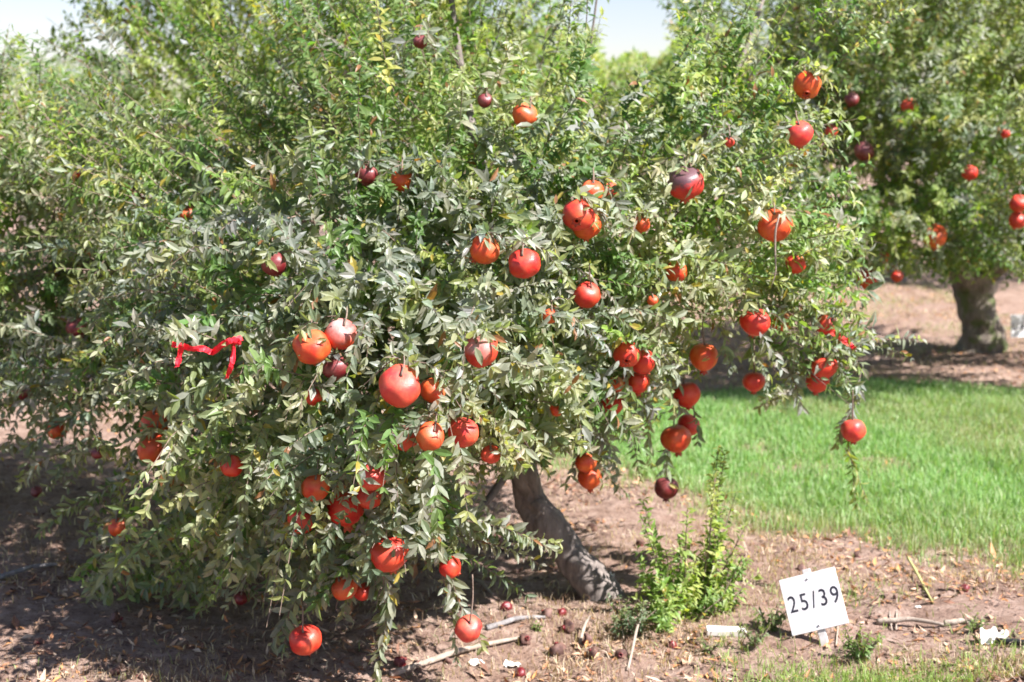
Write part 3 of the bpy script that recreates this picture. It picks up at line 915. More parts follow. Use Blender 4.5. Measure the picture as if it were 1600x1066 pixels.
# --- tall green tree behind on the left
baseB = np.array([-1.6, 9.9, float(gh(-1.6, 9.9))])
L, tw = grow(BL_B, 1900, (.3, .6), .034, 3, .062, VIVID + YGREEN + YGREEN, INC_B, (-.2, .15), 1.1, sd=9, thin=[([(100, 0), (320, 100), (330, 260), (180, 210)], .15)])
TB = make_tree(baseB, 'taller bright green pomegranate tree rising behind the dusty one, top left against the sky', [baseB - [0, 0, .1], baseB, baseB + [.05, 0, .5], baseB + [-.05, 0, 1.0]], [.17, .13, .12, .10],
               [([baseB + [0, 0, .9], P(420, 250, 9.7), P(350, 60, 9.6), P(260, -120, 9.6)], [.07, .05, .035, .01]),
                ([baseB + [0, 0, .9], P(520, 220, 9.8), P(560, 20, 9.8), P(600, -200, 9.8)], [.07, .05, .035, .01]),
                ([baseB + [0, 0, .9], P(600, 250, 9.8), P(720, 60, 9.8), P(780, -120, 9.8)], [.07, .05, .03, .01]),
                ([P(380, 200, 9.7), P(250, 60, 9.4), P(150, 10, 9.3)], [.03, .02, .006])], M_BARK, 'pomegranate trees in orchard rows')
foliage_tree(L, tw, TB, baseB)

# --- right rear tree with thick trunk
baseC = G(1532, 545)
dC = baseC[1]
L, tw = grow(BL_C, 3200, (.25, .5), .032, 3, .058, GREEN + DUSTY + YGREEN + YGREEN, INC_C, (-.05, .4), .5, sd=10,
             thin=[([(1060, -50), (1200, -50), (1200, 120), (1060, 200)], .45), ([(1330, 60), (1440, 0), (1460, 120), (1360, 140)], .55)])
L = cull(L)
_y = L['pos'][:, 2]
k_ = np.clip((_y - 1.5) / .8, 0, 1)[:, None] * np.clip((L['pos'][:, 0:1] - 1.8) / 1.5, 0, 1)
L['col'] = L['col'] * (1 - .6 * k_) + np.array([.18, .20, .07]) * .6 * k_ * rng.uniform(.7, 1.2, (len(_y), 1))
spC, twC = sprays([(1440, 300, 1540, 330, 8.2, 8.1, .3), (1480, 350, 1590, 380, 8.3, 8.2, .3), (1560, 380, 1600, 420, 8.3, 8.3, .2), (1560, 400, 1550, 440, 8.8, 8.8, .1), (1590, 400, 1570, 450, 9, 9, .1),
                   (1440, 400, 1480, 450, 8.4, 8.4, .1), (1500, 390, 1520, 440, 9.2, 9.2, .1), (1380, 380, 1360, 450, 8.3, 8.3, .1)], .06, GREEN + YGREEN, .03)
TC = make_tree(baseC, 'rear pomegranate tree with a thick mossy trunk beyond the grass strip', [baseC - [0, 0, .1], baseC, P(1532, 510, dC), P(1525, 465, dC), P(1522, 425, dC)], [.27, .185, .15, .15, .165],
               [([P(1520, 440, dC), P(1490, 410, dC - .2), P(1440, 330, 9.6), P(1370, 230, 9.2), P(1290, 120, 9.0)], [.12, .09, .06, .04, .012]),
                ([P(1530, 440, dC), P(1550, 340, dC), P(1580, 200, 9.9), P(1620, 50, 9.7)], [.11, .08, .055, .015]),
                ([P(1525, 430, dC), P(1500, 300, 10), P(1450, 150, 9.8), P(1420, -60, 9.8)], [.09, .06, .04, .01]),
                ([P(1540, 430, dC), P(1620, 370, 9.8), P(1700, 320, 9.4), P(1780, 280, 9.2)], [.08, .06, .04, .012])], M_BARK2, 'pomegranate trees in orchard rows', .22, 20)
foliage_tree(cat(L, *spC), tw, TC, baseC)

# --- trees of the next rows
FAR = [  # px, depth, radius, top height, palette, shoots, label
    (985, 14.5, 1.5, 2.55, YGREEN, 900, 'low yellow-green tree seen in the gap under the sky'),
    (1395, 15.0, 1.35, 4.3, VIVID, 1000, 'vivid dark green tree rising behind the rear crown, top right'),
    (1640, 15.2, 1.7, 3.6, YGREEN, 700, 'yellow-green tree behind the rear tree at the upper right corner'),
    (640, 15.0, 1.7, 3.9, VIVID, 600, 'green far tree showing between the top shoots of the near crown'),
    (1180, 16.0, 1.5, 3.3, GREEN, 600, 'far tree filling the space behind the right half of the near crown'),
    (230, 17.0, 1.8, 2.4, GREEN, 500, 'far tree low behind the left crowns'),
    (800, 19.0, 2.0, 2.9, GREEN, 500, 'far tree glimpsed behind the middle of the near crown'),
    (-120, 12.5, 1.7, 2.2, GREEN, 700, 'far tree behind the left neighbour near the photo edge'),
    (40, 20.0, 2.2, 1.9, GREEN, 500, 'distant low tree under the sky at the far left'),
    (480, 21.0, 2.4, 3.0, GREEN, 400, 'distant tree hidden mostly behind the upper left crowns'),
    (1700, 26.0, 2.6, 3.4, GREEN, 500, 'distant tree at the right photo edge beyond the sunlit soil'),
    (1180, 27.0, 2.8, 3.0, GREEN, 400, 'most distant tree behind the right half of the near crown'),
    (1450, 24.0, 2.4, 3.2, GREEN, 500, 'hazy green far tree beyond the sunlit soil on the right'),
]
for px_, d_, r_, top, pal, ns, lab in FAR:
    x_ = (px_ - 800) / FPX * d_
    base = np.array([x_, d_, float(gh(x_, d_))])
    nb = 14
    blobs = []
    cz0, cz1 = .95, top
    pts = []
    for k in range(nb):
        a = rng.random() * 6.28; q = rng.random() ** .5 * r_ * .62
        z = rng.uniform(cz0 + .3, cz1 - .35)
        pts.append((np.array([x_ + math.cos(a) * q, d_ + math.sin(a) * q, z]), rng.uniform(.35, .6) * min(r_, 1.6) * .75))
    c_ = np.array([p_[0] for p_ in pts]); rr_ = np.array([p_[1] for p_ in pts])
    i_ = rng.integers(0, nb, ns); v = nrm(rng.normal(0, 1, (ns, 3)))
    p0 = c_[i_] + v * (rr_[i_] * (.3 + .7 * rng.random(ns) ** .6))[:, None]
    od = v + nrm(p0 - c_.mean(0)) * .6; od[:, 2] += .7
    L, tw = shoots(p0, od, rng.uniform(.3, .6, ns), rng.uniform(-.1, .25, ns), .05, 3, .085, pal, .34, TIP)
    qx, qy = proj(L['pos'])
    skygap = inpoly(qx, qy, [(930, -400), (1060, -400), (1060, 60), (1030, 95), (990, 80), (950, 100), (930, 60)])
    open_r = inpoly(qx, qy, [(1320, 405), (1800, 405), (1800, 700), (1320, 700)])
    L = sel(L, (L['pos'][:, 2] < top + .1) & (L['pos'][:, 2] > .75) & ~skygap & ~open_r)
    T = make_tree(base, lab, [base - [0, 0, .1], base, base + [.05, 0, .5], base + [0, .05, 1.0]], [.2, .15, .13, .12],
                  [([base + [0, 0, .9], base + [.4, 0, 1.4], base + [.7, -.2, min(top - .5, 2.2)]], [.07, .05, .015]),
                   ([base + [0, 0, .9], base + [-.4, -.1, 1.4], base + [-.8, 0, min(top - .5, 2.2)]], [.07, .05, .015]),
                   ([base + [0, 0, .9], base + [.1, .2, 1.6], base + [0, .3, min(top - .3, 2.8)]], [.06, .045, .015])], M_BARK, 'pomegranate trees in orchard rows')
    foliage_tree(L, None, T, base)

# ------------------------------------------------------------------ fruit
def fruit_meshes(seed, knob=0.):
    r = np.random.default_rng(seed)
    nu, nv = 28, 18
    V = []
    ph0 = r.random() * 6
    for j in range(nv + 1):
        th = math.pi * j / nv
        for i in range(nu):
            ph = 2 * math.pi * i / nu
            rad = 1 + (.026 + .012 * math.cos(th * 2 + ph0)) * math.cos(6 * ph + ph0) * math.sin(th) ** 2 + .04 * math.cos(2 * ph + ph0 * 2) * math.sin(th) + .03 * math.cos(3 * ph + th * 2 + ph0)* math.sin(th)
            z = math.cos(th) * .93
            rho = math.sin(th) ** .93 * rad if 0 < j < nv else 0
            if z > .7: z -= (z - .7) * .45          # flat shoulder with a dimple at the stalk
            if j == 0: z -= .05
            if z < -.75: z -= (-.75 - z) * .35       # draws out towards the calyx
            V.append((rho * math.cos(ph), rho * math.sin(ph), z))
    F = []
    for j in range(nv):
        for i in range(nu):
            a = j * nu + i; b = j * nu + (i + 1) % nu
            F += [(a, a + nu, b + nu), (a, b + nu, b)]
    rind = tri_mesh('rind', np.array(V), F, smooth=True)
    # calyx: tube with six pointed sepals
    n = 24; V = []; F = []
    prof = [(.36, -.83), (.25, -.93), (.22, -1.0), (.26, -1.07)]
    for rr, z in prof:
        for i in range(n):
            a = 2 * math.pi * i / n
            V.append((rr * math.cos(a), rr * math.sin(a), z))
    for i in range(n):
        a = 2 * math.pi * i / n
        tri = abs(((i % 4) - 2) / 2)
        V.append((( .25 + .09 * (1 - tri)) * math.cos(a), (.25 + .09 * (1 - tri)) * math.sin(a), -1.08 - .15 * (1 - tri)))
    for i in range(n):     # inner wall
        a = 2 * math.pi * i / n
        V.append((.17 * math.cos(a), .17 * math.sin(a), -.95))
    for k in range(5):
        for i in range(n):
            a = k * n + i; b = k * n + (i + 1) % n
            F += [(a, b, b + n), (a, b + n, a + n)]
    cal = tri_mesh('calyx', np.array(V), F, smooth=True)
    return rind, cal


FV = [fruit_meshes(s) for s in range(4)]
M_CAL = fruit_mat('calyx_rind', (.30, .02, .012), (.42, .09, .03), .5, .2, 0, .5)
GRP = 'ripe pomegranates hanging on the trees'
cache = {}


def fmesh(v, rind):
    k = (v, rind)
    if k not in cache:
        a = FV[v][0].copy(); a.materials.append(FM[rind])
        b = FV[v][1].copy(); b.materials.append(FM['K'] if rind in 'KX' else M_CAL)
        cache[k] = (a, b)
    return cache[k]


for i, f in enumerate(fr):
    px, py, dia, rind, seen, d, R, stalk, tilt, lab = f
    p = P(px, py, d)
    t = thing('pomegranate', p, lab, 'pomegranate', GRP)
    show = py > 545 and px > 900 or (px, py) in ((724, 675), (540, 793))
    tx = tilt[0] if (show or tilt[0] < -20) else 24 + rng.random() * 22
    t.rotation_euler = Euler((math.radians(tx), math.radians(tilt[1] * 1.3 + (0 if show else rng.normal(0, 10))), 0))
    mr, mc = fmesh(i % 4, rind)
    o = link('rind', mr, t)
    sz = rng.uniform(-.05, .05)
    zr = 0 if rind == 'B' else rng.random() * 6.28
    o.scale = (R * (1 + sz / 2), R * (1 + sz / 2), R * (1 - sz / 2)); o.rotation_euler[2] = zr
    o2 = link('calyx', mc, t)
    o2.scale = (R * .95,) * 2 + (R * rng.uniform(.92, 1.08),); o2.rotation_euler[2] = rng.random() * 6.28
    s = stalk if stalk > .065 else .06
    a = rng.uniform(-.3, .3, 2)
    # stalk in the frame of the thing; it rises to the bough
    inv = t.rotation_euler.to_matrix().inverted()
    up = inv @ Vector((a[0] * .3, .1 if stalk > .065 else 1.1, 1)).normalized()
    q0 = Vector((0, 0, R * .78)); q1 = q0 + Vector((0, 0, R * .15)); q3 = q1 + up * s; q2 = q1.lerp(q3, .5) + Vector((a[0], a[1], 0)) * s * .25
    tube('stalk', [q0, q1, q2, q3], [.0045, .003, .0024, .0022], t, M_STALK, 6, 0, 3)
fr_by = fr

# small yellow leaf stuck on fruit
for (px_, py_, d_, ang, lab) in [(1096, 565, fr[49][5] - fr[49][6] * 1.03, .5, 'small yellow leaf stuck to the front of an orange-red pomegranate'),
                                 (1045, 756, fr[58][5] - fr[58][6] * 1.03, -.5, 'curled yellow leaf lying over the dark crimson pomegranate')]:
    p = P(px_, py_, d_)
    l1 = dict(pos=np.zeros((1, 3)), dir=np.array([[math.cos(ang), 0, math.sin(ang)]]), nor=np.array([[0, -1., .2]]), len=np.array([.04]), wid=np.array([.014]), curl=np.array([.1]), col=np.array([[.42, .38, .12]]), shoot=np.zeros(1, int))
    o = link('yellow_leaf', leaves_mesh('yellow_leaf', l1), None, M_LEAF, label=lab, category='leaf')
    o.location = p

# dry pale strand hanging over the fruit
st = [P(1218, 335, fr[37][5] - .075), P(1211, 360, fr[37][5] - .08), P(1211, 395, fr[37][5] - .05), P(1213, 425, fr[37][5] - .05), P(1205, 448, fr[37][5] - .04)]
b0 = np.array(st[0])
t = tube('dry_strand', np.array(st) - b0, [.003, .0035, .003, .0022, .001], None, M_PALE, 6, 0, 4, label='pale dry strand hanging in front of a pomegranate', category='twig')
t.location = b0

# ------------------------------------------------------------------ red tapes tied to the twigs
def ribbon(name, px_pts, d, width, m, parent, phase=0.):
    pts = np.array([P(*q, d + .02 * math.sin(k * 1.9 + phase)) for k, q in enumerate(px_pts)])
    n0 = len(pts); tt = np.linspace(0, n0 - 1, (n0 - 1) * 5 + 1)
    C_ = np.stack([np.interp(tt, np.arange(n0), pts[:, k]) for k in range(3)], 1)
    for _ in range(2): C_[1:-1] = (C_[:-2] + 2 * C_[1:-1] + C_[2:]) / 4
    tan = nrm(np.gradient(C_, axis=0))
    ang = phase + .7 * np.sin(tt * 2.2 + phase) + rng.normal(0, .22, len(tt))
    s = nrm(np.cross(tan, np.array([0, 1., 0]))); u = np.cross(s, tan)
    wv = s * np.cos(ang)[:, None] + u * np.sin(ang)[:, None]
    b0 = np.array(parent.location)
    V = np.concatenate([C_ - wv * width / 2, C_ + u * .004 * np.sin(tt * 5)[:, None], C_ + wv * width / 2]) - b0
    K = len(C_); F = []
    for i in range(K - 1):
        for r in (0, K):
            F += [(r + i, r + i + 1, r + K + i + 1), (r + i, r + K + i + 1, r + K + i)]
    me = tri_mesh(name, V, F)
    o = link(name, me, parent, m)
    mod = o.modifiers.new('thickness', 'SOLIDIFY'); mod.thickness = .0006
    return o


dt = front_depth(BL_A, 320, 550, 4.6) - .02
t = thing('marking_tape', P(320, 548, dt), 'bright red marking tape looped along a twig at the left, two tails hanging', 'tape', 'red marking tapes')
ribbon('strip', [(268, 538), (284, 540), (300, 546), (318, 544), (332, 552), (345, 540), (360, 532), (378, 528)], dt, .017, M_TAPE, t, .2)
ribbon('tail', [(284, 540), (281, 556), (276, 574)], dt - .01, .017, M_TAPE, t, 0)
ribbon('tail', [(367, 530), (365, 548), (363, 568), (354, 592)], dt - .01, .014, M_TAPE, t, .5)
ribbon('knot', [(362, 536), (368, 530), (374, 536), (366, 540)], dt - .015, .016, M_TAPE, t, .9)
dt = fr[45][5] - .02
t = thing('marking_tape', P(1310, 525, dt), 'faded red marking tape slanting over pale leaves under the right-hand boughs', 'tape', 'red marking tapes')
ribbon('strip', [(1283, 500), (1296, 516), (1312, 526), (1326, 538)], dt, .020, M_TAPE2, t, .3)
ribbon('tail', [(1322, 530), (1330, 540), (1337, 546)], dt - .01, .016, M_TAPE, t, 0)

# leaves would hide the tapes: handled by clearing them when growing (see below)

# ------------------------------------------------------------------ signs
def board(name, centre, u, v, wdt, hgt, label, textlist, stake_len, stake_w, group):
    u = Vector(u).normalized(); v = Vector(v).normalized(); nrm_ = u.cross(v).normalized()     # v points up the board, normal faces the camera
    base = Vector(centre) - v * stake_len
    t = thing(name, base, label, 'sign', group)
    R = Matrix((u, v, nrm_)).transposed().to_4x4()      # local x=u, y=v, z=n
    t.matrix_world = Matrix.Translation(base) @ R

    def box(nm, x0, x1, y0, y1, z0, z1, m, bev=.002):
        V = [(x, y, z) for z in (z0, z1) for y in (y0, y1) for x in (x0, x1)]
        Fq = [(0, 2, 3, 1), (4, 5, 7, 6), (0, 1, 5, 4), (2, 6, 7, 3), (0, 4, 6, 2), (1, 3, 7, 5)]
        me = bpy.data.meshes.new(nm); me.from_pydata(V, [], Fq); me.update()
        o = link(nm, me, t, m)
        if bev:
            b_ = o.modifiers.new('edge', 'BEVEL'); b_.width = bev; b_.segments = 2
        return o
    box('board', -wdt / 2, wdt / 2, stake_len - hgt / 2, stake_len + hgt / 2, -.003, .003, M_BOARD, .001)
    box('stake', -stake_w / 2, stake_w / 2, -.12, stake_len + hgt / 2 + .016, -.016, -.0035, M_STAKE)
    for y in (stake_len + hgt / 2 - .018, stake_len - hgt / 2 + .014):
        tube('bolt', [(0, y, .0032), (0, y, .006)], [.004, .0035], t, M_BOLT, 8, 0, 1)
    for txt, cx, cy, size, sx, off in textlist:
        cu = bpy.data.curves.new('lettering', 'FONT'); cu.body = txt; cu.size = size; cu.align_x = 'CENTER'; cu.align_y = 'CENTER'; cu.offset = off; cu.space_character = 1.28
        tmp = bpy.data.objects.new('tmp', cu); COL.objects.link(tmp)
        bpy.context.view_layer.update()
        me = bpy.data.meshes.new_from_object(tmp.evaluated_get(bpy.context.evaluated_depsgraph_get()))
        bpy.data.objects.remove(tmp)
        co = np.zeros(len(me.vertices) * 3); me.vertices.foreach_get('co', co); co = co.reshape(-1, 3)
        mid = (co.max(0) + co.min(0)) / 2
        co -= mid
        co[:, 0] *= sx
        co += np.array([cx, stake_len + cy, .0036])
        me.vertices.foreach_set('co', co.ravel()); me.update()
        me.materials.clear()
        link('lettering', me, t, M_INK)
    return t


def cv(a, b, c_):      # a right, b up, c away
    return np.array([1, 0, 0]) * a + Uv * b + Fv * c_


ds = 4.43
board('row_sign', P(1271, 940, ds), cv(85, 28, -32), cv(-16, 85, 32), .189, .186, 'tilted white board on a stake reading 25/39 in black, beside bare soil',
      [('25/39', .003, .006, .078, .78, .0004)], .262, .026, 'numbered row signs')
dq = 10.1
board('row_sign', P(1608, 509, dq), (1, .05, .02), (-.02, .1, 1), .27, .165, 'distant white board on a stake beside the rear trunk, cut by the photo edge',
      [('L-44', -.06, -.005, .07, .8, .001)], .29, .03, 'numbered row signs')

# ------------------------------------------------------------------ sucker growth and weeds
def plant(name, base, label, category, shoots_list, leaf_len, palette, spacing, per=3, wr=.4, group=None):
    t = thing(name, base, label, category, group)
    Ls, Ts = [], []
    for a, b_, bow in shoots_list:
        v = np.array(b_) - np.array(a); ln = np.linalg.norm(v)
        dv = v.copy(); dv[2] += bow * ln; l2 = np.linalg.norm(dv)
        L, tw = shoots(np.array([a]), np.array([dv / l2]), np.array([l2]), np.array([bow * ln / l2]), spacing, per, leaf_len, palette, wr, (.26, .28, .08), .3, .8)
        Ls.append(L); Ts.append(tw)
    L = cat(*Ls)
    link('foliage', leaves_mesh('foliage', shift(L, base), True), t, M_LEAF, 'stuff')
    tws = np.concatenate(Ts)
    for k in range(len(tws)):
        if k < 40:
            tube('stem', tws[k] - base, [.0035, .003, .0024, .0012], t, M_TWIG if k % 3 else M_STALK, 5, 0, 1)
    return t


bs = G(1075, 955)
sl_ = []; sl2 = []
for k in range(46):
    bx = rng.uniform(1025, 1150)
    a = G(bx, 955 + rng.normal(0, 12) - (bx - 1085) * .25)
    sl2.append((a, a + np.array([rng.normal(0, .07), rng.normal(0, .07), rng.uniform(.05, .2)]), .1))
tops = [(985, 850), (1010, 800), (1035, 780), (1060, 820), (1085, 790), (1110, 760), (1130, 700), (1140, 690), (1150, 740), (1165, 820), (1180, 850), (1040, 860), (1000, 890), (1095, 850), (1120, 830),
        (1150, 860), (1080, 880), (1060, 860), (1170, 880), (1140, 800), (1020, 870), (1105, 890), (1125, 870), (1050, 900), (1135, 740), (1180, 900), (1030, 905), (1000, 920)]
for (tx, ty) in tops:
    bx = 1075 + (tx - 1085) * .55 + rng.normal(0, 10)
    a = G(bx, 945 + rng.normal(0, 9))
    b_ = P(tx + rng.normal(0, 12), ty + rng.normal(0, 12), a[1] + rng.uniform(-.16, .08))
    sl_.append((a, b_, rng.uniform(-.02, .1)))
plant('sucker_shrub', bs, 'bright green bushy shoots sprouting from the soil between the trunk and the numbered sign', 'shrub', sl_ + sl2, .040,
      [(.15, .24, .06), (.20, .29, .08), (.12, .20, .05), (.26, .31, .09)], .022, 3)
bs = G(985, 985)
sl_ = []
for k in range(14):
    a = G(985 + rng.normal(0, 10), 995)
    b_ = P(950 + k * 5.5, 945 + rng.uniform(-12, 25), a[1] + rng.uniform(-.1, .1))
    sl_.append((a, b_, .1))
plant('weed', bs, 'small blue-green weed at the foot of the trunk', 'weed', sl_, .022, [(.10, .155, .10), (.13, .18, .12)], .012, 3, .45, 'weeds on the bare soil')
for (wx, wy, s_, lab, pal) in [(840, 985, .035, 'tiny lone green sprout on the soil below the trunk', [(.14, .2, .06)]),
                               (1345, 1030, .10, 'low green tuft of weed beside the numbered sign', [(.13, .2, .05)]),
                               (1180, 1010, .08, 'pale green weed between the white wood piece and the sign', [(.16, .2, .09)]),
                               (1110, 1020, .06, 'sparse weed below the white wood piece', [(.13, .18, .08)]),
                               (1205, 985, .09, 'soft green weed just left of the sign stake', [(.15, .2, .07)]),
                               (1520, 990, .07, 'green weed left of the crumpled white plastic', [(.14, .2, .05)])]:
    b0 = G(wx, wy)
    sl_ = []
    for k in range(9):
        a = rng.random() * 6.28
        sl_.append((b0 + [0, 0, 0], b0 + np.array([math.cos(a) * s_ * .6, math.sin(a) * s_ * .6, s_ * rng.uniform(.5, 1)]), .2))
    plant('weed', b0, lab, 'weed', sl_, max(.018, s_ * .28), pal, .012, 2, .4, 'weeds on the bare soil')

# ------------------------------------------------------------------ grass, straw and litter
def blades(name, x, y, h, wd, col, lean=.45, parts=2):
    N = len(x)
    z = gh(x, y) - .004
    base = np.stack([x, y, z], 1)
    a = rng.random(N) * 6.28
    side = np.stack([np.cos(a), np.sin(a), 0 * a], 1)
    ld = rng.random(N) * 6.28
    le = np.abs(rng.normal(0, lean, N)) * h
    off = np.stack([np.cos(ld) * le, np.sin(ld) * le, 0 * ld], 1)
    m = base + off * .35 + np.array([0, 0, 1]) * (h * .6)[:, None]
    tp = base + off + np.array([0, 0, 1]) * (h * np.sqrt(np.clip(1 - (le / h) ** 2 * .5, .2, 1)))[:, None]
    w2 = wd[:, None] / 2
    V = np.stack([base - side * w2, base + side * w2, m - side * w2 * .8, m + side * w2 * .8, tp], 1)
    F = np.array([(0, 1, 3), (0, 3, 2), (2, 3, 4)])[None] + (np.arange(N) * 5)[:, None, None]
    c_ = np.repeat(col[:, None], 5, 1)
    return tri_mesh(name, V.reshape(-1, 3), F.reshape(-1, 3), c_.reshape(-1, 3))


N = 350000
x = rng.uniform(-.3, 4.4, N); y = rng.uniform(5.0, 10.0, N)
vis = np.abs(x) < .375 * y + .2
kk = turf_amt(x, y)
keep = vis & (rng.random(N) < kk * .95)
x, y = x[keep], y[keep]
n_ = len(x)
pat = vnoise(x * 1.6, y * 1.6)
h = rng.uniform(.02, .06, n_) * (.6 + 1.1 * pat) * (.8 + .5 * vnoise(x * 7, y * 7))
pal = np.array([(.22, .38, .13), (.27, .43, .17), (.17, .31, .10), (.36, .46, .25), (.46, .45, .30)])
ci = rng.choice(5, n_, p=[.3, .3, .2, .13, .07])
col = pal[ci] * rng.uniform(.75, 1.2, (n_, 1))
edge = np.clip((6.6 - y + .25 * (1 - x)) / 1.0, 0, 1)
dry = (np.clip((vnoise(x * 1.1 + 40, y * 1.1) - .45) * 3, 0, 1) + edge)[:, None] * (rng.random((n_, 1)) < .6)
dry = np.clip(dry, 0, 1)
col = col * (1 - dry * .7) + np.array([.34, .30, .19]) * dry * .7
link('grass', blades('grass', x, y, h, np.full(n_, .0045), col), None, M_GRASS, 'stuff', label='green grass strip running past the trees', category='grass')

# dry straw and sparse green over the soil
N = 190000
x = rng.uniform(-2.4, 4.4, N); y = 4.0 + 12 * rng.random(N) ** 1.9
vis = np.abs(x) < .375 * y + .15
dn = np.clip((vnoise(x * 2 + 60, y * 2) - .25) * 1.8, .05, 1) * np.where(x > .1, 1, .3)
keep = vis & (rng.random(N) < dn) & (turf_amt(x, y) < .7)
x, y = x[keep], y[keep]; n_ = len(x)
pal = np.array([(.50, .39, .27), (.36, .25, .17), (.24, .14, .09), (.60, .50, .39), (.24, .33, .10)])
gp = np.clip((vnoise(x * 2.5, y * 2.5 + 70) - .42) * 2.6, 0, .8) * (x > .5) * (1 - .3 * (y > 5)) + .22 * np.clip((5.0 - y) * 2, 0, 1) * (x > .6)
isg = rng.random(n_) < gp + .02
col = pal[np.where(isg, 4, rng.integers(0, 4, n_))] * rng.uniform(.75, 1.25, (n_, 1))
link('dry_grass', blades('dry_grass', x, y, rng.uniform(.012, .06, n_) * np.where(isg, 1.0, .8), np.full(n_, .0032), col, .9), None, M_GRASS, 'stuff', label='dry straw and sparse sprouts over the bare soil', category='dry grass')

# fallen leaves
N = 72000
x = rng.uniform(-2.6, 4.6, N); y = 3.9 + 11 * rng.random(N) ** 1.8
vis = np.abs(x) < .375 * y + .2
dn = np.clip((vnoise(x * 1.4 + 20, y * 1.4) * .6 + vnoise(x * 5, y * 5 + 90) * .6 - .42) * 3.2, .04, 1)
keep = vis & (rng.random(N) < dn) & (turf_amt(x, y) < .4)
x, y = x[keep], y[keep]; n_ = len(x)
a = rng.random(n_) * 6.28
lsz = np.exp(rng.normal(-.15, .35, n_))
pal = np.array([(.42, .20, .10), (.46, .30, .19), (.22, .11, .07), (.54, .40, .28), (.10, .06, .045), (.50, .24, .09)])
L = dict(pos=np.stack([x, y, gh(x, y) + .004], 1), dir=np.stack([np.cos(a), np.sin(a), rng.normal(0, .25, n_)], 1), nor=np.stack([rng.normal(0, .35, n_), rng.normal(0, .35, n_), np.ones(n_)], 1),
         len=.034 * lsz, wid=.013 * lsz * rng.uniform(.5, 1.2, n_), curl=rng.uniform(-.6, .6, n_), col=pal[rng.integers(0, 6, n_)] * rng.uniform(.7, 1.2, (n_, 1)), shoot=np.zeros(n_, int))
link('fallen_leaves', leaves_mesh('fallen_leaves', L, True), None, M_LITTER, 'stuff', label='dry brown leaf litter scattered over the soil', category='leaf litter')

# clods
N = 5200
x = rng.uniform(-2.4, 4.4, N); y = 3.9 + 9 * rng.random(N) ** 1.7
keep = (np.abs(x) < .375 * y + .2) & (turf_amt(x, y) < .3)
x, y = x[keep], y[keep]; n_ = len(x)
ico = np.array([(0, 0, 1), (.89, 0, .45), (.28, .85, .45), (-.72, .53, .45), (-.72, -.53, .45), (.28, -.85, .45), (.72, .53, -.45), (-.28, .85, -.45), (-.89, 0, -.45), (-.28, -.85, -.45), (.72, -.53, -.45), (0, 0, -1)])
icf = np.array([(0, 1, 2), (0, 2, 3), (0, 3, 4), (0, 4, 5), (0, 5, 1), (1, 6, 2), (2, 7, 3), (3, 8, 4), (4, 9, 5), (5, 10, 1), (6, 7, 2), (7, 8, 3), (8, 9, 4), (9, 10, 5), (10, 6, 1), (6, 11, 7), (7, 11, 8), (8, 11, 9), (9, 11, 10), (10, 11, 6)])
sz = rng.uniform(.003, .011, n_) * np.where(rng.random(n_) < .08, 2, 1)
V = np.stack([x, y, gh(x, y)], 1)[:, None] + ico[None] * sz[:, None, None] * rng.uniform(.6, 1.3, (n_, 12, 1)) * np.array([1, 1, .7])
link('gravel', tri_mesh('gravel', V.reshape(-1, 3), (icf[None] + (np.arange(n_) * 12)[:, None, None]).reshape(-1, 3)), None, M_SOIL, 'stuff', label='small clods and stones on the bare soil', category='clods')

# ------------------------------------------------------------------ fallen fruit
def rot_mesh(seed):
    r = np.random.default_rng(seed)
    nu, nv = 14, 9; V = []
    o3 = r.random(3) * 9
    for j in range(nv + 1):
        th = math.pi * j / nv
        for i in range(nu):
            ph = 2 * math.pi * i / nu
            d = np.array([math.sin(th) * math.cos(ph), math.sin(th) * math.sin(ph), math.cos(th) * .85])
            k = 1 + .75 * (float(vnoise(np.array(d[0] * 1.9 + o3[0] + 5), np.array(d[1] * 1.9 + d[2] * 2.1 + o3[1] + 5))) - .5)
            V.append(d * k)
    F = []
    for j in range(nv):
        for i in range(nu):
            a = j * nu + i; b = j * nu + (i + 1) % nu
            F += [(a, a + nu, b + nu), (a, b + nu, b)]
    return tri_mesh('rind', np.array(V), F, smooth=True)


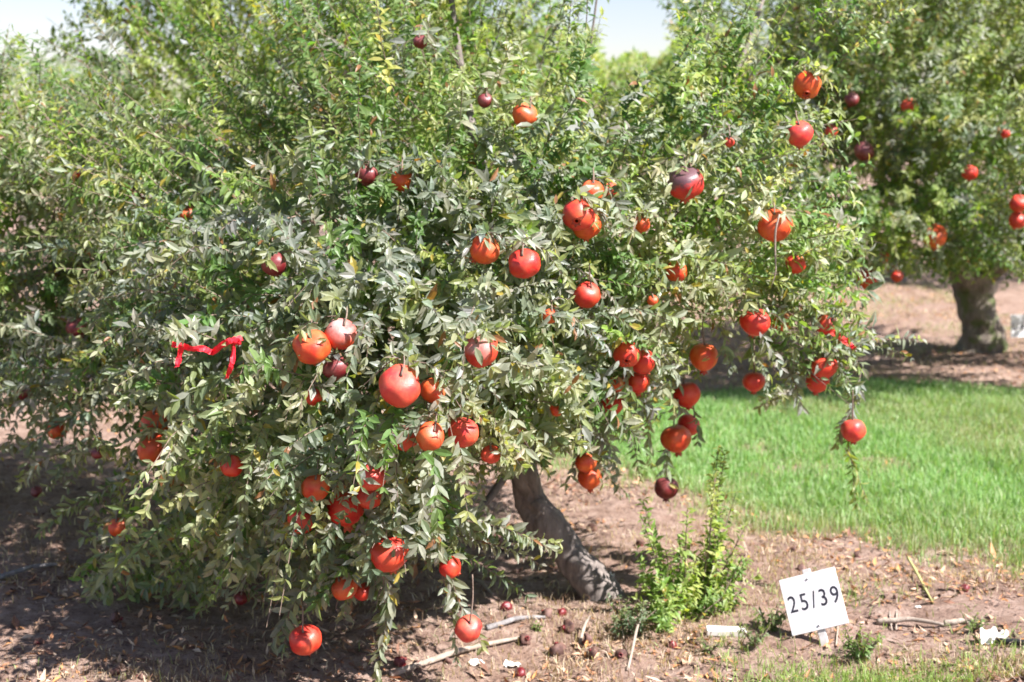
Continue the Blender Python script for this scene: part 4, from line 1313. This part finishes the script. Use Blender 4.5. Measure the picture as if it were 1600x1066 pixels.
RM = [rot_mesh(s) for s in range(5)]
for m_ in RM: m_.materials.append(FM['X'])
RK = RM[0].copy(); RK.materials.clear(); RK.materials.append(FM['K'])
FALL = [  # px, py, diameter px, dark?, label
    (812, 1047, 24, 1, 'smooth purple fallen fruit lying in sun near the lower photo edge'),
    (873, 1010, 34, 0, 'split dried fruit casting a dark shadow on the sunlit litter'),
    (888, 975, 30, 0, 'shrivelled dark fruit at the edge of the trunk shadow'),
    (920, 995, 24, 0, 'fallen brown fruit with a hole in it, right of the split one'),
    (927, 1015, 20, 0, 'small dry fruit below the holed brown one'),
    (970, 1018, 24, 0, 'fallen dark fruit under the small blue-green weed'),
    (820, 995, 26, 0, 'rotten fruit beside the grey stick in the shade'),
    (855, 955, 24, 0, 'black rotten fruit with a pale spot in the trunk shade'),
    (790, 945, 22, 1, 'dark red fallen fruit in deep shade behind the grey stick'),
    (795, 965, 20, 0, 'rotten fruit touching the soil just behind the grey stick'),
    (878, 955, 20, 1, 'dull red fallen fruit close to the leaning trunk'),
    (775, 840, 26, 0, 'sunlit dried fruit behind the tree, left of the trunk'),
    (787, 852, 20, 0, 'smaller dried fruit next behind the trunk'),
    (810, 832, 22, 0, 'dried fruit touching the left outline of the trunk'),
    (768, 815, 26, 0, 'pale brown fallen fruit furthest back left of the trunk'),
    (925, 822, 22, 0, 'dark dried fruit on the sunlit soil right of the trunk'),
    (1000, 845, 20, 0, 'dark fallen fruit behind the bushy green shoots'),
    (1050, 1005, 18, 1, 'reddish fallen fruit near the white wood piece'),
    (1240, 857, 14, 0, 'small dark fruit at the soil edge under the grass'),
    (1337, 865, 16, 0, 'dark dried fruit on the clod heap behind the sign'),
    (1252, 885, 18, 0, 'dark dried fruit just behind the top of the sign'),
    (1507, 915, 20, 1, 'maroon fallen fruit on bare soil at the right'),
    (1530, 905, 18, 0, 'dark fallen fruit beyond the maroon one at the right'),
    (1398, 932, 10, 0, 'tiny dark fallen fruit beside a pale dry stalk'),
    (1350, 1000, 38, 0, 'large black rotten fruit right of the sign stake'),
    (625, 1030, 26, 1, 'dark red fallen fruit beside the dangling leafy shoot'),
    (650, 1036, 20, 0, 'brown fallen fruit right of the dark red one by the dangling shoot'),
    (180, 960, 26, 0, 'dark lump of fallen fruit in shade under the left boughs'),
    (345, 900, 16, 0, 'small fallen fruit in shade below the left skirt of leaves'),
    (220, 1055, 16, 0, 'small pale-topped fallen fruit at the lower left edge'),
    (180, 1045, 24, 0, 'black fallen fruit beside a sunlit patch at lower left'),
    (420, 835, 22, 0, 'sunlit fallen fruit seen under the low boughs'),
    (700, 1030, 16, 0, 'small dark fallen fruit touching the long pale stick'),
    (60, 1000, 18, 0, 'dark fallen fruit in the deep shade at far lower left'),
]
for i, (px_, py_, dia, red, lab) in enumerate(FALL):
    p = G(px_, py_ + dia * .35)
    R = dia * p[1] / FPX / 2
    R *= .92
    p = p + [0, 0, R * .40]
    t = thing('fallen_fruit', p, lab, 'fallen fruit', 'fallen pomegranates on the soil', (rng.random() * 2.4, rng.random() * 2.4, rng.random() * 6))
    o = link('rind', RK if red else RM[i % 5], t); o.scale = (R, R * rng.uniform(.8, 1), R * rng.uniform(.6, .85))
    o2 = link('calyx', fmesh(i % 4, 'X')[1], t); o2.scale = (R * .95,) * 3; o2.location = (0, 0, .06 * R)

# ------------------------------------------------------------------ sticks and rubbish
def stick(p0, p1, r, label, m=None, bend=.02, name='stick', category='stick', group='dry sticks on the soil', lift0=0, lift1=0):
    a = G(*p0); b_ = G(*p1)
    a = a + [0, 0, r * .8 + lift0]; b_ = b_ + [0, 0, r * .8 + lift1]
    mid = (a + b_) / 2 + [0, bend, bend * .4]
    q1 = (a + mid) / 2 + [0, -bend * .3, 0]; q2 = (b_ + mid) / 2 + [0, bend * .3, 0]
    o = tube(name, np.array([a, q1, mid, q2, b_]) - a, [r, r * .95, r * .9, r * .8, r * .45], None, m or M_PALE, 8, .15, 4, label=label, category=category, group=group)
    o.location = a
    return o


stick((610, 1058), (815, 1000), .011, 'long pale stick crossing the sunlit litter below the trunk')
stick((760, 985), (852, 968), .010, 'grey stick lying in the trunk shade', M_GREYW)
stick((735, 905), (770, 932), .008, 'short pale stick in shade behind the long-stalked pomegranate')
stick((905, 1008), (922, 978), .006, 'thin pale stick leaning between shrivelled fruits', lift1=.03)
stick((1045, 985), (1105, 925), .008, 'bare brown stick leaning beside the bushy green shoots', M_TWIG, lift1=.06)
stick((980, 1050), (1010, 980), .005, 'curved straw-coloured stem rising below the blue-green weed', M_PALE, .03, lift1=.08)
stick((0, 905), (90, 885), .010, 'shaded stick at the far left', M_GREYW)
stick((1370, 975), (1475, 980), .010, 'pale length of wood lying right of the sign')
stick((1475, 978), (1535, 984), .011, 'second pale length of wood, ending at the crumpled plastic')
stick((1418, 885), (1458, 945), .006, 'yellow-green dry stalk slanting over the bare soil', plain('straw', (.42, .40, .16), .7), .01, 'dry_stalk', 'stalk', 'dry stalks', .03, 0)
stick((1400, 985), (1401, 938), .003, 'thin whitish stalk standing beside a tiny dark fruit', M_PALE, .0, 'dry_stalk', 'stalk', 'dry stalks', 0, .01)
stick((1393, 985), (1390, 955), .003, 'shorter whitish stalk beside the standing one', M_PALE, .01, 'dry_stalk', 'stalk', 'dry stalks')
stick((1306, 1010), (1311, 968), .003, 'thin white stalk behind the lower corner of the sign', M_PALE, .0, 'dry_stalk', 'stalk', 'dry stalks', 0, .02)

# white piece of wood
a = G(1103, 992); b_ = G(1166, 992)
p = (a + b_) / 2
t = thing('wood_offcut', p, 'short white-painted wood offcut on the soil left of the sign', 'offcut')
ln = np.linalg.norm(b_ - a)
V = [(sx * ln / 2, sy * .018, sz * .024) for sz in (0, 1) for sy in (-1, 1) for sx in (-1, 1)]
me = bpy.data.meshes.new('block'); me.from_pydata(V, [], [(0, 2, 3, 1), (4, 5, 7, 6), (0, 1, 5, 4), (2, 6, 7, 3), (0, 4, 6, 2), (1, 3, 7, 5)]); me.update()
o = link('block', me, t, M_PIPEW)
bv = o.modifiers.new('edge', 'BEVEL'); bv.width = .004; bv.segments = 3
t.rotation_euler = (0.1, .02, -.05)

# crumpled white plastic
def crumple(px_, py_, w_, h_, label, seed, m, name='crumpled_plastic', category='litter', group='white scraps on the soil'):
    r = np.random.default_rng(seed)
    p = G(px_, py_)
    n_ = 11
    g = np.linspace(-1, 1, n_)
    A, B = np.meshgrid(g, g, indexing='ij')
    o1 = r.random() * 50
    Z = vnoise(A * 1.6 + 20 + o1, B * 1.6 + 20) * 1.2 * (1 - .45 * (A ** 2 + B ** 2) / 2) + vnoise(A * 4 + o1, B * 4 + 30) * .5
    X = A * (1 + .25 * (vnoise(A * 2 + 3, B * 2 + o1) - .5)); Y = B * (1 + .3 * (vnoise(A * 2 + o1, B * 2 + 9) - .5))
    X = X * np.sqrt(1 - B ** 2 / 2.4); Y = Y * np.sqrt(1 - A ** 2 / 2.4)
    V = np.stack([X * w_ / 2, Y * w_ * .35, Z * h_], -1).reshape(-1, 3)
    V[:, 2] -= V[:, 2].min() + .002
    ii = (np.arange(n_ - 1)[:, None] * n_ + np.arange(n_ - 1)[None]).ravel()
    F = np.concatenate([np.stack([ii, ii + n_, ii + n_ + 1], 1), np.stack([ii, ii + n_ + 1, ii + 1], 1)])
    o = link(name, tri_mesh(name, V, F), None, m, label=label, category=category, group=group)
    o.modifiers.new('thickness', 'SOLIDIFY').thickness = .0015
    o.location = p
    return o


crumple(1553, 1003, .10, .05, 'crumpled white plastic with brown stains near the right photo edge', 1, M_PAPER)
crumple(954, 905, .028, .03, 'small white scrap at the right side of the trunk foot', 2, M_PAPER)
crumple(800, 1040, .055, .02, 'flat white scrap beside the smooth purple fallen fruit', 3, M_PAPER)
crumple(745, 1038, .05, .015, 'flat pale scrap under the end of the long pale stick', 4, M_PAPER)
crumple(1435, 950, .022, .012, 'tiny white scrap on bare soil beyond the sign', 5, M_PAPER)
a = G(1560, 1008); b_ = G(1640, 1018)
o = tube('irrigation_hose', np.array([a, (a + b_) / 2 + [0, .01, .004], b_]) - a + [0, 0, .012], [.010, .010, .010], None, M_HOSE, 10, 0, 4, label='black irrigation hose end beside the crumpled white plastic', category='hose')
o.location = a
